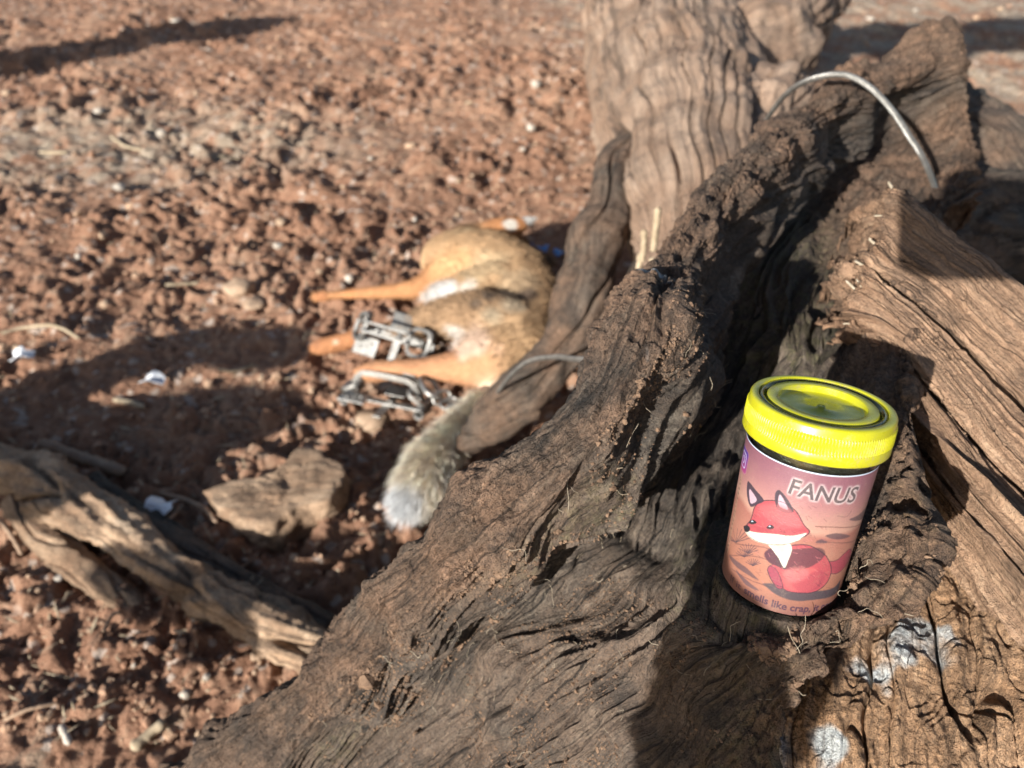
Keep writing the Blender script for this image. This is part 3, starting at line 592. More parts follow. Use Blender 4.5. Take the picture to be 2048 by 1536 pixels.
def sdpoly(pts):
    q = np.array(pts); d = np.full(X2.shape, 1e9); ins = np.zeros(X2.shape, bool)
    for i in range(len(q)):
        a, b = q[i], q[(i+1) % len(q)]; e = b-a; wx, wy = X2-a[0], H2-a[1]
        k = np.clip((wx*e[0]+wy*e[1])/max(e@e, 1e-15), 0, 1); d = np.minimum(d, (wx-e[0]*k)**2+(wy-e[1]*k)**2)
        c = (a[1] > H2) != (b[1] > H2); xi = a[0]+(H2-a[1])/(e[1] if abs(e[1]) > 1e-12 else 1e-12)*e[0]; ins ^= c & (X2 < xi)
    d = np.sqrt(d); return np.where(ins, -d, d)
AA = .00010
def smoothp(pts, k=6):
    q = np.array([lab(*p) for p in pts]); Q = np.concatenate([q[-2:], q, q[:3]]); n = len(q)
    return crom(Q, np.linspace(2, 2+n, n*k, endpoint=False), 0)
def poly(pts, col, smooth=True, soft=1., outline=None, a=1.):
    q = smoothp(pts) if smooth else np.array([lab(*p) for p in pts]); d = sdpoly(q)+.00012*noise(P3*2200, 601)
    paint(sstep(AA*soft, -AA*soft, d)*a, col)
    if outline is not None: paint(sstep(.00028, .00010, np.abs(d))*.8, outline)
    return d
def line(pts, w, col, a=1.):
    q = np.array([lab(*p) for p in pts])
    if len(q) > 2: q = crom(q, np.linspace(0, len(q)-1, len(q)*5), 0)
    d = np.full(X2.shape, 1e9)
    for i in range(len(q)-1):
        e = q[i+1]-q[i]; wx, wy = X2-q[i][0], H2-q[i][1]; k = np.clip((wx*e[0]+wy*e[1])/max(e@e, 1e-15), 0, 1); d = np.minimum(d, (wx-e[0]*k)**2+(wy-e[1]*k)**2)
    d = np.sqrt(d)*(1+.5*noise(P3*1500, 602)); paint(sstep(w+AA, w-AA*.5, d)*a, col)
INK = srgb(62, 48, 52); RED = srgb(200, 80, 82); DRED = srgb(96, 44, 56); CREAM = srgb(245, 228, 195)
# desert: low far hills, ground streaks, shrubs, a flying bird
for pts in ([(150,1050),(300,1060),(480,1120),(620,1100)], [(160,1120),(260,1180),(380,1220)], [(590,900),(700,905),(840,880)], [(600,975),(700,985),(800,960)], [(640,1130),(720,1110),(760,1085)], [(180,990),(330,1010),(400,1060)]):
    line(pts, .00022, srgb(120, 70, 62), .6)
for pts in ([(640,950),(700,935),(765,950),(700,968)], [(590,985),(625,965),(650,985)], [(760,865),(800,845),(845,800),(835,850),(800,872)], [(150,1050),(230,1110),(300,1180),(240,1150),(165,1090)], [(180,1125),(250,1190),(300,1235),(230,1200)]):
    poly(pts, srgb(92, 66, 70), a=.8, soft=3)
for cx, cy, s in ((185, 985, 1.2), (245, 1040, .8), (270, 1105, .6), (225, 1060, .7)):
    for k in range(9):
        an = -2.6+k*.28; line([(cx, cy), (cx+s*70*math.cos(an), cy+s*60*math.sin(an))], .00012, srgb(85, 60, 66), .8)
line([(770,820),(745,850),(700,846)], .0001, INK, .5)
poly([(325,1195),(420,1205),(560,1235),(690,1215),(720,1180),(705,1240),(600,1280),(480,1285),(400,1260),(345,1220)], srgb(70, 62, 68), soft=4, a=.9)
# a plain seated fox
poly([(650,1085),(700,1075),(760,1020),(775,1040),(755,1090),(700,1145),(650,1130)], srgb(185, 70, 78), outline=DRED)
poly([(400,1060),(470,1000),(560,1000),(640,1050),(672,1120),(655,1185),(600,1235),(500,1245),(430,1225),(385,1170),(365,1110)], RED, outline=DRED)
poly([(430,1130),(500,1105),(590,1120),(620,1170),(580,1225),(480,1235),(430,1195)], srgb(222, 98, 92), soft=5, a=.9)
poly([(330,1040),(380,1010),(430,1060),(440,1120),(400,1110),(350,1085)], DRED, soft=3)
poly([(395,1050),(450,1020),(600,1010),(640,1040),(600,1090),(500,1130),(400,1110)], srgb(88, 52, 58), soft=4, a=.8)
poly([(350,985),(430,975),(470,1010),(450,1080),(430,1115),(400,1060),(370,1020)], CREAM, soft=2)
poly([(375,1195),(345,1130),(365,1105),(400,1140),(425,1215),(400,1222)], srgb(170, 62, 78), outline=DRED)
d_head = poly([(228,915),(262,868),(285,800),(330,770),(420,775),(490,820),(530,890),(560,930),(515,962),(440,985),(340,975),(268,955)], RED, outline=DRED)
poly([(235,925),(300,935),(380,940),(470,950),(545,935),(500,975),(420,998),(330,992),(262,965)], CREAM, soft=2)
for ear, inn in (([(262,800),(245,735),(252,672),(290,715),(330,768),(295,790)], [(265,785),(256,740),(262,712),(295,765)]), ([(392,800),(388,735),(410,715),(450,760),(480,825),(430,830)], [(408,795),(405,752),(418,742),(452,812)])):
    poly(ear, srgb(78, 56, 66), soft=1.5); poly(inn, srgb(222, 175, 175), soft=2)
poly([(226,902),(246,898),(258,915),(246,932),(230,925)], srgb(24, 22, 30))
for ex, ey in ((362, 905), (272, 880)):
    poly([(ex-20,ey+4),(ex,ey-12),(ex+20,ey+2),(ex,ey+12)], srgb(30, 26, 34)); poly([(ex-8,ey-2),(ex-2,ey-7),(ex+3,ey-1)], srgb(235, 235, 235))
# fur strokes and grass strokes in pencil
for q_, c_, a_ in (([(300,800),(420,790),(500,850),(520,910),(430,890),(330,850)], srgb(222, 110, 104), .5), ([(480,1180),(600,1130),(640,1160),(600,1225),(500,1238)], srgb(168, 58, 72), .55), ([(440,1130),(520,1110),(560,1150),(500,1190),(445,1175)], srgb(236, 126, 118), .5), ([(300,905),(420,915),(520,905),(540,930),(400,940),(300,930)], srgb(160, 52, 62), .35), ([(380,1000),(440,985),(430,1040),(400,1030)], srgb(205, 180, 150), .6)): poly(q_, c_, soft=9, a=a_)
for q_ in ([(228,915),(262,868),(285,800),(330,770),(420,775),(490,820),(530,890),(560,930),(515,962)], [(235,925),(268,965),(340,992),(430,995),(500,975)], [(470,1000),(560,1000),(640,1050),(672,1120),(655,1185),(600,1235),(500,1245)], [(345,1130),(375,1195),(425,1215)], [(252,672),(262,800)], [(252,672),(330,768)], [(410,715),(392,800)], [(410,715),(480,825)]): line(q_, .00011, srgb(60, 34, 44), .75)
for k in range(150):
    x0, y0 = rng.uniform(270, 650), rng.uniform(780, 1240)
    q = lab(x0, y0); d0 = np.argmin(np.abs(TH*.0222-q[0])); h0 = np.argmin(np.abs(HH-q[1])); c0 = img[h0, d0]
    if c0[0] > 2.2*c0[1]: an = rng.uniform(.2, 1.2); L = rng.uniform(10, 26); line([(x0, y0), (x0+L*math.cos(an), y0+L*math.sin(an))], .00008, DRED if k % 3 else srgb(235, 130, 125), .45)
for k in range(40):
    x0, y0 = rng.uniform(170, 800), rng.uniform(900, 1230); L = rng.uniform(20, 60); line([(x0, y0), (x0+L, y0+L*rng.uniform(-.05, .3))], .00007, srgb(110, 66, 60), .3)
# print grain and pencil streaks
img *= (1+.07*noise(P3*np.array([700, 2600, 1]), 610)+.09*noise(P3*5200, 611))[..., None]
def text_mask(body, x0, y0, x1=None, size=None, up=None, shear=0., rot=0., bold=.0, wide=1.0, spacing=1.0):
    cu = bpy.data.curves.new('t', 'FONT'); cu.body = body; cu.offset = bold; cu.resolution_u = 4; cu.space_character = spacing
    ob = bpy.data.objects.new('t', cu); C.objects.link(ob); dg = bpy.context.evaluated_depsgraph_get(); me = bpy.data.meshes.new_from_object(ob.evaluated_get(dg))
    me.calc_loop_triangles(); q = np.array([v.co[:2] for v in me.vertices]); tri = np.array([t.vertices[:] for t in me.loop_triangles])
    bpy.data.objects.remove(ob); bpy.data.curves.remove(cu); bpy.data.meshes.remove(me)
    q[:, 0] -= q[:, 0].min(); 
    if x1 is not None: kx = (x1-x0)/q[:, 0].max()
    else: kx = size*wide
    q = q*np.array([kx, size]); q[:, 0] += shear*q[:, 1]
    cr_, sr_ = math.cos(rot), math.sin(rot); q = np.stack([q[:, 0]*cr_-q[:, 1]*sr_+x0, q[:, 0]*sr_+q[:, 1]*cr_+y0], 1)
    M = np.zeros(X2.shape); dx = X2[0, 1]-X2[0, 0]; dh = H2[1, 0]-H2[0, 0]; ss = 3
    acc = np.zeros((NV*ss, NU*ss), bool); xs = X2[0, 0]+(np.arange(NU*ss)-(ss-1)/2)*dx/ss; hs = H2[0, 0]+(np.arange(NV*ss)-(ss-1)/2)*dh/ss
    for t in tri:
        a, b, c = q[t]; i0, i1 = np.searchsorted(xs, [min(a[0], b[0], c[0]), max(a[0], b[0], c[0])]); j0, j1 = np.searchsorted(hs, [min(a[1], b[1], c[1]), max(a[1], b[1], c[1])])
        if i1 <= i0 or j1 <= j0: continue
        gx, gy = xs[None, i0:i1], hs[j0:j1, None]
        f = lambda p, r_: (gx-p[0])*(r_[1]-p[1])-(gy-p[1])*(r_[0]-p[0])
        s1, s2, s3 = f(a, b), f(b, c), f(c, a); acc[j0:j1, i0:i1] |= ((s1 >= 0) & (s2 >= 0) & (s3 >= 0)) | ((s1 <= 0) & (s2 <= 0) & (s3 <= 0))
    return acc.reshape(NV, ss, NU, ss).mean((1, 3))
def blur(M, k):
    for ax in (0, 1):
        c = np.cumsum(np.pad(M, [(k+1, k) if a == ax else (0, 0) for a in (0, 1)], mode='edge'), axis=ax)
        M = (np.take(c, np.arange(2*k+1, c.shape[ax]), ax)-np.take(c, np.arange(0, c.shape[ax]-2*k-1), ax))/(2*k+1)
    return M
bl, br, tl = lab(452, 728), lab(782, 772), lab(470, 650)
cap = abs(tl[1]-bl[1])
tm = text_mask('FANUS', bl[0], bl[1], br[0], cap/.70, rot=math.atan2(br[1]-bl[1], br[0]-bl[0]), shear=.08, bold=.018)
paint(np.clip(blur(tm, 5)*2.6, 0, 1)*.75, srgb(238, 205, 190)); paint(tm*.9*(1+.25*noise(P3*2600, 620)).clip(0, 1), srgb(66, 46, 50))
ml, mr = lab(240, 1262), lab(672, 1312)
hb = lab(460, 1338)[1]; kx = (mr[0]-ml[0])
tm = text_mask('smells like crap, it pro', ml[0]-kx*.055, hb, mr[0], .0044, bold=.028)
paint(tm*1.0, srgb(84, 46, 62))
tm = text_mask('If it', ml[0]-kx*.29, hb, ml[0]-kx*.10, .0040, bold=.012); paint(tm*.85, srgb(84, 46, 62))
for k in range(30):   # unreadable line of tiny print
    x = ml[0]+kx*(.42+.5*k/30); M = (np.abs(X2-x) < .00022)*(np.abs(H2-hb+.0021) < .00018*(1+.6*math.sin(k*2.7))); paint(blur(M.astype(float), 1)*.5, srgb(84, 46, 62))
# strip of tiny upright marks and the small camera emblem near the left edge
sx = lab(222, 640)[0]
M = sstep(.0013, .0011, np.abs(X2-sx+.0006))*sstep(.0115, .012, H2)*sstep(.0470, .0465, H2); paint(M*.35, srgb(225, 170, 130))
for k in range(17):
    hy = .0130+k*.00196
    for q in range(3):
        dx_, dh_ = (.0005*math.sin(k*5.1+q*2.2)), (.0004*math.cos(k*3.7+q*1.9))
        M = (np.abs(X2-sx+.0006-dx_) < .00045*(1+.4*math.sin(k+q)))*(np.abs(H2-hy-dh_) < .00022); paint(blur(M.astype(float), 1)*.8, srgb(70, 46, 50))
ic = lab(236, 566); bx, bh = X2-ic[0]+.0012, H2-ic[1]
def rbox(x, y, a, r): return np.hypot(np.maximum(np.abs(x)-a+r, 0), np.maximum(np.abs(y)-a+r, 0))+np.minimum(np.maximum(np.abs(x)-a+r, np.abs(y)-a+r), 0)-r
g_ = np.clip((bh+.004)/.008, 0, 1)[..., None]; igc = srgb(190, 60, 120)*(1-g_)+srgb(84, 50, 140)*g_
paint(sstep(.0047, .0042, rbox(bx, bh, .0, .0)-.0)*0, igc)
d1 = rbox(bx, bh, .0043, .0014); paint(sstep(.00035, .0002, d1)*.6, srgb(225, 140, 160)); M = sstep(.0001, -.0001, d1); img = img*(1-M[..., None])+igc*M[..., None]
WH = srgb(235, 215, 235); paint(sstep(.00028, .00014, np.abs(rbox(bx, bh, .0027, .0010))), WH); paint(sstep(.00028, .00014, np.abs(np.hypot(bx, bh)-.0013)), WH); paint(sstep(.00032, .0002, np.hypot(bx-.0017, bh-.0017)), WH)
paint(sstep(LZ1-.00055, LZ1-.0004, H2), srgb(240, 240, 242))
rag = .00012*noise(P3*400, 630)
rl = rbody(H2)+.00022+.00005*noise(P3*160, 631)
Vl = v3(rl*np.sin(TH)[None, :], -rl*np.cos(TH)[None, :], H2+rag*(tt < .5))
m = NT('printed paper label'); at = m.n('ShaderNodeAttribute', attribute_name='pigment').outputs['Color']; obj = m.n('ShaderNodeTexCoord').outputs['Object']
m.set(Base_Color=m.mix(m.ramp(m.math('MULTIPLY', m.noise(obj, 1400., 4, .8), m.noise(obj, 150., 4, .6)), [(.29, 0), (.46, .28)]), at, (.30, .22, .16)), Roughness=.42, Specular_IOR_Level=.4, Normal=m.bump(m.noise(obj, 2500., 2, .6), .00012)); M_label = m.m
mesh('label', Vl.reshape(-1, 3), grid_faces(NV, NU), M_label, jar, cols=(img*np.array([.47, .56, .68])+.012).clip(0, 1).reshape(-1, 3))
# seat of the jar: the wood under it carries its base
def seat(o):
    me = o.data; co = np.zeros(len(me.vertices)*3, np.float32); me.vertices.foreach_get('co', co); co = co.reshape(-1, 3).astype(float)
    q = co-JB; h = q@JA; r = np.linalg.norm(q-h[:, None]*JA, axis=1)
    wgt = sstep(.036, .022, r)*(h > -.035)*(h < .06); tgt = np.where(r < .0235, -.0004, np.minimum(h, (r-.0235)*2.2)); 
    co = co+JA*((tgt-h)*wgt)[:, None]; me.vertices.foreach_set('co', co.astype(np.float32).ravel()); me.update()
seat(logobj)
# ------------------------------------------------------------------ steel cable slung round the tree
def strands(path, n, ro, rs, turns_per_m, name, mat, label, cat, k=6):
    path = np.array(path); t, L = even(path[:, None], 0, n); c = crom(path, t, 0); T = np.gradient(c, axis=0); T /= np.linalg.norm(T, axis=1)[:, None]
    X = np.cross(T, (0, .3, 1)); X /= np.linalg.norm(X, axis=1)[:, None]; Y = np.cross(X, T); Vs, Fs = [], []; off = 0; a = np.linspace(0, 2*np.pi, 8, endpoint=False)
    for s in range(k):
        ph = L*turns_per_m*2*np.pi+s*2*np.pi/k; cc = c+ro*(np.cos(ph)[:, None]*X+np.sin(ph)[:, None]*Y)
        V = cc[:, None]+rs*(np.cos(a)[None, :, None]*X[:, None]+np.sin(a)[None, :, None]*Y[:, None]); Vs.append(V.reshape(-1, 3)); Fs.append(grid_faces(n, 8, True)+off); off += n*8
    return tag(mesh(name, np.concatenate(Vs), np.concatenate(Fs), mat), label, cat)
strands(PP((985,800,.93),(1005,772,.83),(1028,745,.76),(1060,722,.70),(1110,714,.63),(1195,714,.52),(1290,640,.56),(1400,430,.68),(1500,290,.72),(1550,215,.65),(1585,178,.60),(1635,155,.572),(1690,150,.56),(1740,175,.555),(1785,222,.555),(1820,275,.56),(1848,320,.57),(1880,400,.62)),
        1100, .0015, .00088, 60, 'steel_cable', M_steel, 'braided steel cable arching over the rim of the dead tree', 'cable')
# ------------------------------------------------------------------ the dead jackal-like fox and the traps
def chain_pts(ch, z_up=0.):
    out = []
    for a, b in zip(ch[:-1], ch[1:]):
        pa, pb = G(a[0], a[1], a[2]), G(b[0], b[1], b[2]); L = np.linalg.norm(pb-pa); k = max(2, int(L/.006))
        for f in np.linspace(0, 1, k): out.append((pa+(pb-pa)*f, a[3]+(b[3]-a[3])*f, (pb-pa)/max(L, 1e-6)))
    return out
CH = {
 'torso': [(893,522,.066,.050),(925,525,.075,.060),(985,535,.078,.062),(1030,560,.078,.062),(1055,600,.075,.058),(1060,645,.072,.055),(1040,690,.072,.056),(1000,712,.068,.052),(965,715,.06,.045)],
 'flank': [(1005,588,.078,.058),(950,600,.072,.052),(905,606,.060,.042),(880,606,.052,.032)],
 'shoulder': [(895,548,.068,.040),(868,566,.060,.028),(838,577,.054,.0190),(800,582,.042,.0150),(740,586,.030,.0118),(690,589,.021,.0095),(668,591,.018,.0092),(650,592,.016,.0120),(634,594,.013,.0100)],
 'fore2': [(900,600,.055,.034),(850,640,.045,.020),(780,662,.036,.016),(715,676,.028,.0150),(670,688,.020,.0155),(645,693,.016,.0150),(632,696,.013,.011)],
 'thigh': [(1020,655,.092,.046),(950,632,.095,.040),(890,634,.085,.031),(840,645,.07,.022),(800,662,.055,.016)],
 'hind': [(985,722,.066,.045),(930,734,.060,.028),(860,738,.056,.0175),(800,739,.054,.0150),(765,741,.050,.0165),(740,745,.046,.0165),(722,749,.042,.013)],
 'neck': [(910,520,.07,.052),(945,492,.065,.042),(985,490,.055,.036),(1015,497,.050,.034),(1050,508,.042,.021),(1085,520,.034,.013),(1100,526,.03,.009)],
 'ear': [(965,476,.080,.030),(1000,464,.088,.028),(1036,452,.094,.017),(1072,436,.098,.005)],
 'ear2': [(1010,520,.075,.014),(1035,545,.080,.012),(1050,560,.08,.005)],
 'tail': [(1000,748,.050,.020),(975,790,.040,.013),(942,828,.040,.014),(903,875,.044,.020),(868,918,.046,.025),(843,960,.044,.024),(822,992,.040,.015),(810,1010,.038,.006)],
}
for nm_, (a_, b_, z_) in dict(t1=(628,589,.014), t2=(626,594,.013), t3=(629,599,.011), u1=(629,690,.014), u2=(626,696,.012), u3=(631,701,.011), w1=(716,744,.042), w2=(713,750,.040), w3=(717,756,.038)).items(): CH['toe'+nm_] = [(a_+6, b_, z_, .0055), (a_, b_, z_-.002, .0048)]
blobs = []
for kx_, ch in CH.items(): blobs += [(p, r, t, kx_) for p, r, t in chain_pts(ch)]
Vs, Fs, off = [], [], 0
for p, r, t, kx_ in blobs: Vs.append(IV2*r+p); Fs.append(IF2+off); off += len(IV2)
tmp = mesh('tmp', np.concatenate(Vs), np.concatenate(Fs), M_pale)
rm = tmp.modifiers.new('r', 'REMESH'); rm.mode = 'VOXEL'; rm.voxel_size = .0034; sm = tmp.modifiers.new('s', 'SMOOTH'); sm.factor = .6; sm.iterations = 12
bm_ = bpy.data.meshes.new_from_object(tmp.evaluated_get(bpy.context.evaluated_depsgraph_get()))
nv = len(bm_.vertices); bv = np.zeros(nv*3, np.float32); bm_.vertices.foreach_get('co', bv); bv = bv.reshape(-1, 3).astype(float); bn = np.zeros(nv*3, np.float32); bm_.vertices.foreach_get('normal', bn); bn = bn.reshape(-1, 3).astype(float)
bpy.data.objects.remove(tmp)
bp = np.array([b[0] for b in blobs]); br_ = np.array([b[1] for b in blobs]); bt = np.array([b[2] for b in blobs]); bk = np.array([b[3] for b in blobs])
def nearest(q):
    idx = np.zeros(len(q), int)
    for i in range(0, len(q), 4000): idx[i:i+4000] = np.argmin(np.linalg.norm(q[i:i+4000, None]-bp[None], axis=2)-br_[None], axis=1)
    return idx
ni = nearest(bv); flow = bt[ni]; reg = bk[ni]
for i_, k0 in enumerate(bk): bk[i_] = {'toet': 'shoulder', 'toeu': 'fore2', 'toew': 'hind'}.get(k0[:4], k0)
reg = bk[ni]
col = np.zeros((nv, 3))
base_c = dict(flank=(.46, .30, .17), torso=(.46, .30, .17), shoulder=(.43, .215, .10), fore2=(.43, .20, .095), thigh=(.34, .22, .13), hind=(.50, .26, .14), neck=(.32, .20, .11), ear=(.46, .21, .09), ear2=(.22, .12, .06), tail=(.93, .80, .64))
for k_, c_ in base_c.items(): col[reg == k_] = c_
# soften borders between the regions
cc0 = np.array([base_c[k_] for k_ in bk])
for i in range(0, nv, 4000):
    dd = np.linalg.norm(bv[i:i+4000, None]-bp[None], axis=2)-br_[None]; ww = np.exp(-np.clip(dd-dd.min(1, keepdims=True), 0, None)/.006); col[i:i+4000] = ww@cc0/ww.sum(1, keepdims=True)
def dab(px, py, z, r, c, a=1.):
    d = np.linalg.norm(bv-G(px, py, z), axis=1)/r+.25*noise(bv*40, 700); k = sstep(1.1, .6, d)*a; col[:] = col*(1-k[:, None])+np.array(c)*k[:, None]
for a_ in ((960,520,.135,.050,(.56,.42,.26),.8),(1040,560,.13,.040,(.45,.33,.21),.7),(890,530,.11,.05,(.60,.36,.18),.7),(925,495,.10,.035,(.50,.42,.28),.6),
           (876,590,.08,.030,(.60,.58,.56),.9),(902,594,.085,.036,(.60,.59,.58),.95),(856,596,.062,.016,(.70,.66,.62),.8),(935,592,.09,.030,(.80,.77,.72),.9),
           (840,592,.075,.012,(.75,.68,.60),.8),(780,597,.05,.012,(.75,.66,.56),.7),(720,598,.033,.010,(.72,.6,.5),.6),
           (985,592,.135,.018,(.10,.075,.06),.85),(1020,590,.135,.020,(.12,.09,.07),.85),(1055,595,.12,.020,(.14,.10,.08),.8),(950,603,.135,.014,(.12,.09,.07),.8),(1085,620,.09,.030,(.12,.09,.07),.6),  # fold between ribs and thigh shaded by a dark stripe in the colour
           (975,625,.135,.024,(.42,.35,.25),.8),(1030,615,.13,.020,(.40,.33,.24),.8),(860,640,.10,.016,(.24,.16,.10),.5),
           (945,682,.10,.036,(.62,.46,.36),.85),(905,680,.08,.028,(.60,.56,.52),.85),(985,690,.125,.030,(.76,.52,.38),.8),(1040,700,.12,.030,(.66,.44,.25),.7),
           (1010,698,.125,.008,(.22,.09,.06),.9),(1043,700,.125,.007,(.30,.14,.09),.8),(905,710,.07,.016,(.30,.12,.07),.7),
           (870,728,.053,.014,(.72,.62,.52),.8),(820,728,.044,.012,(.70,.58,.46),.7),(742,742,.03,.010,(.72,.42,.26),.7),(670,682,.035,.008,(.76,.56,.42),.8),(640,690,.02,.012,(.30,.14,.08),.6),(728,750,.02,.012,(.25,.14,.09),.5),
           (1058,438,.10,.022,(.80,.78,.74),1),(1022,447,.11,.016,(.78,.75,.68),.9),(960,468,.09,.014,(.60,.58,.48),.8),(1090,522,.04,.02,(.05,.04,.04),.9),
           (822,985,.06,.026,(.80,.80,.78),.8),(812,1000,.04,.030,(.86,.88,.90),1),(935,826,.06,.02,(.60,.52,.38),.4),(700,586,.03,.012,(.52,.22,.09),.5),(640,592,.02,.014,(.36,.15,.07),.6)):
    dab(*a_)
col *= (1+.16*noise(bv*130, 701)+.10*noise(bv*45, 702))[:, None]; col = col.clip(.01, .95)
at = bm_.attributes.new('pigment', 'FLOAT_COLOR', 'POINT'); at.data.foreach_set('color', np.concatenate([col, np.ones((nv, 1))], 1).astype(np.float32).ravel())
m = NT('fur'); m.set(Base_Color=m.n('ShaderNodeAttribute', attribute_name='pigment').outputs['Color'], Roughness=.75, Specular_IOR_Level=.2); obj = m.n('ShaderNodeTexCoord').outputs['Object']
m.set(Normal=m.bump(m.noise(obj, 420., 3, .7), .003)); M_fur = m.m
bm_.materials.clear(); bm_.materials.append(M_fur); bm_.polygons.foreach_set('use_smooth', np.full(len(bm_.polygons), True)); bm_.name = 'fox'
fox = bpy.data.objects.new('fox', bm_); C.objects.link(fox); tag(fox, 'tawny dead fox with a bushy pale tail lying curled on the soil against the tree', 'fox')
NH = 60000
wts = np.where(reg == 'tail', 3.0, 1.); wts[reg == 'ear'] = .5; hi = rng.choice(nv, NH, p=wts/wts.sum())
hl = np.where(reg[hi] == 'tail', .030, np.where(np.isin(reg[hi], ['torso', 'neck', 'thigh', 'flank']), .014, .006))*rng.uniform(.6, 1.2, NH)
tl_ = reg[hi] == 'tail'
dr = bn[hi]*np.where(tl_, .55, .32)[:, None]+flow[hi]*np.where(tl_, .95, .9)[:, None]+rng.normal(size=(NH, 3))*.16; dr /= np.linalg.norm(dr, axis=1)[:, None]
sd = np.cross(dr, rng.normal(size=(NH, 3))); sd /= np.linalg.norm(sd, axis=1)[:, None]; hw = np.where(tl_, .00040, .00032)[:, None]
p0 = bv[hi]-bn[hi]*.001; p1 = p0+dr*hl[:, None]*.55+bn[hi]*.0008; p2 = p0+dr*hl[:, None]+np.array([0, 0, -.08])*hl[:, None]
HV = np.stack([p0-sd*hw, p0+sd*hw, p1+sd*hw*.8, p1-sd*hw*.8, p2], 1).reshape(-1, 3); b5 = np.arange(NH)[:, None]*5
HF = np.concatenate([b5+[0, 1, 2], b5+[0, 2, 3], b5+[3, 2, 4]]); hc = (col[hi]*rng.uniform(.7, 1.25, (NH, 1))).clip(0, .95); dk = (rng.random(NH) < .16)*np.isin(reg[hi], ['torso', 'thigh', 'neck', 'flank']); hc[dk] *= .25; lt = (rng.random(NH) < .15)*np.isin(reg[hi], ['tail']); hc[lt] = hc[lt]*.4+.45
fur = mesh('fur', HV, HF, M_fur, fox, cols=np.repeat(hc, 5, 0)); tag(fur, kind='stuff')
# --- traps
def strap(path, w, h, closed=False):
    """bar of rectangular section w x h swept along a path (local z is its thin side)"""
    p = np.array(path, float); n = len(p); T = (np.roll(p, -1, 0)-np.roll(p, 1, 0)) if closed else np.gradient(p, axis=0); T /= np.linalg.norm(T, axis=1)[:, None]
    up = np.array([0, 1., 0]); X = np.cross(T, up); bad = np.linalg.norm(X, axis=1) < .2; X[bad] = np.cross(T[bad], (1., 0, 0)); X /= np.linalg.norm(X, axis=1)[:, None]; Y = np.cross(X, T)
    V = np.stack([p+X*h/2*a+Y*w/2*b for a, b in ((1, 1), (-1, 1), (-1, -1), (1, -1))], 1)
    F = grid_faces(n, 4, True).tolist()
    if closed: F += [[(n-1)*4+i, (n-1)*4+(i+1) % 4, (i+1) % 4, i] for i in range(4)]
    else: F += [[0, 1, 2, 3], [(n-1)*4+3, (n-1)*4+2, (n-1)*4+1, (n-1)*4]]
    return V.reshape(-1, 3), F
def join(parts):
    V, F, o = [], [], 0
    for v, f in parts: V.append(np.array(v)); F += [[i+o for i in g_] for g_ in (f.tolist() if isinstance(f, np.ndarray) else f)]; o += len(v)
    return np.concatenate(V), F
def tubep(path, r, n=None, m=8):
    path = np.array(path, float); V, N, U, Vv, rr = tube_grid(path, np.full(len(path), r), n or len(path)*3, m, closed_ends=True, up=(.13, .21, 1)); return V.reshape(-1, 3), grid_faces(V.shape[0], m, True)
def box(cx, cy, cz, sx, sy, sz):
    V = np.array([(x, y, z) for x in (-1, 1) for y in (-1, 1) for z in (-1, 1)], float)*(sx/2, sy/2, sz/2)+(cx, cy, cz)
    return V, [(0, 1, 3, 2), (4, 6, 7, 5), (0, 4, 5, 1), (2, 3, 7, 6), (0, 2, 6, 4), (1, 5, 7, 3)]
def bev(o, w=.0006):
    b = o.modifiers.new('bevel', 'BEVEL'); b.width = w; b.segments = 2; return o
def ringpts(w, l, k=40, p=3.2):
    a = np.linspace(0, 2*np.pi, k, endpoint=False); c, s = np.cos(a), np.sin(a); return np.stack([np.sign(c)*np.abs(c)**(2/p)*w/2, np.sign(s)*np.abs(s)**(2/p)*l/2, 0*a], 1)
def trap(M, label, flipped=False):
    t = thing('foothold_trap', label, 'animal trap', 'steel foothold traps closed on the legs'); t.matrix_world = M @ Matrix.Scale(.92, 4)
    v, f = join([box(0, 0, .0, .150, .014, .003), box(0, 0, -.0032, .014, .09, .003)]); bev(mesh('base_frame', v, f, M_steel, t, False))
    for s in (-1, 1):
        v, f = join([box(s*.060, 0, .012, .003, .016, .022)]); bev(mesh('end_post', v, f, M_steel, t, False))
        a = [(-.056, s*.004, .016), (-.054, s*.007, .034), (-.046, s*.008, .047), (-.030, s*.008, .052), (.030, s*.008, .052), (.046, s*.008, .047), (.054, s*.007, .034), (.056, s*.004, .016)]
        a = crom(np.array(a), np.linspace(0, 7, 40), 0); v, f = strap(a, .0035, .009); bev(mesh('jaw', v, f, M_steel, t, False), .0004)
        # lever plate with an eye slipped over the jaws
        r = ringpts(.030, .046)+0; r = np.stack([r[:, 0]+s*.058, r[:, 1], .028+r[:, 0]*-.6*s], 1); v, f = strap(r, .006, .006, True); bev(mesh('spring_lever', v, f, M_steel, t, False), .0004)
        for q in (-1, 1):
            an = np.linspace(0, 7*2*np.pi, 150); hx = np.stack([s*.066+np.cos(an)*.0075, q*(.010+an/an[-1]*.020), .006+np.sin(an)*.0075], 1)
            v, f = tubep(hx, .0013, 300, 6); mesh('coil_spring', v, f, M_steel, t)
            v, f = tubep([(s*.066, q*.008, .006), (s*.066, q*.034, .006)], .0022, 10, 8); mesh('pivot_pin', v, f, M_steel, t)
    v, f = join([box(.005, .026, .010, .040, .034, .0018), box(.005, .006, .006, .010, .024, .0015)]); bev(mesh('pan', v, f, M_dsteel, t, False))
    v, f = join([box(-.045, -.030, .016, .046, .032, .0025)]); pl = bev(mesh('side_plate', v, f, M_steel, t, False))
    for q in ((-.055, -.034), (-.034, -.026)): mesh('rivet', IV2*np.array([.0035, .0035, .002])+np.array([q[0], q[1], .018]), IF2, M_steel, pl)
    return t
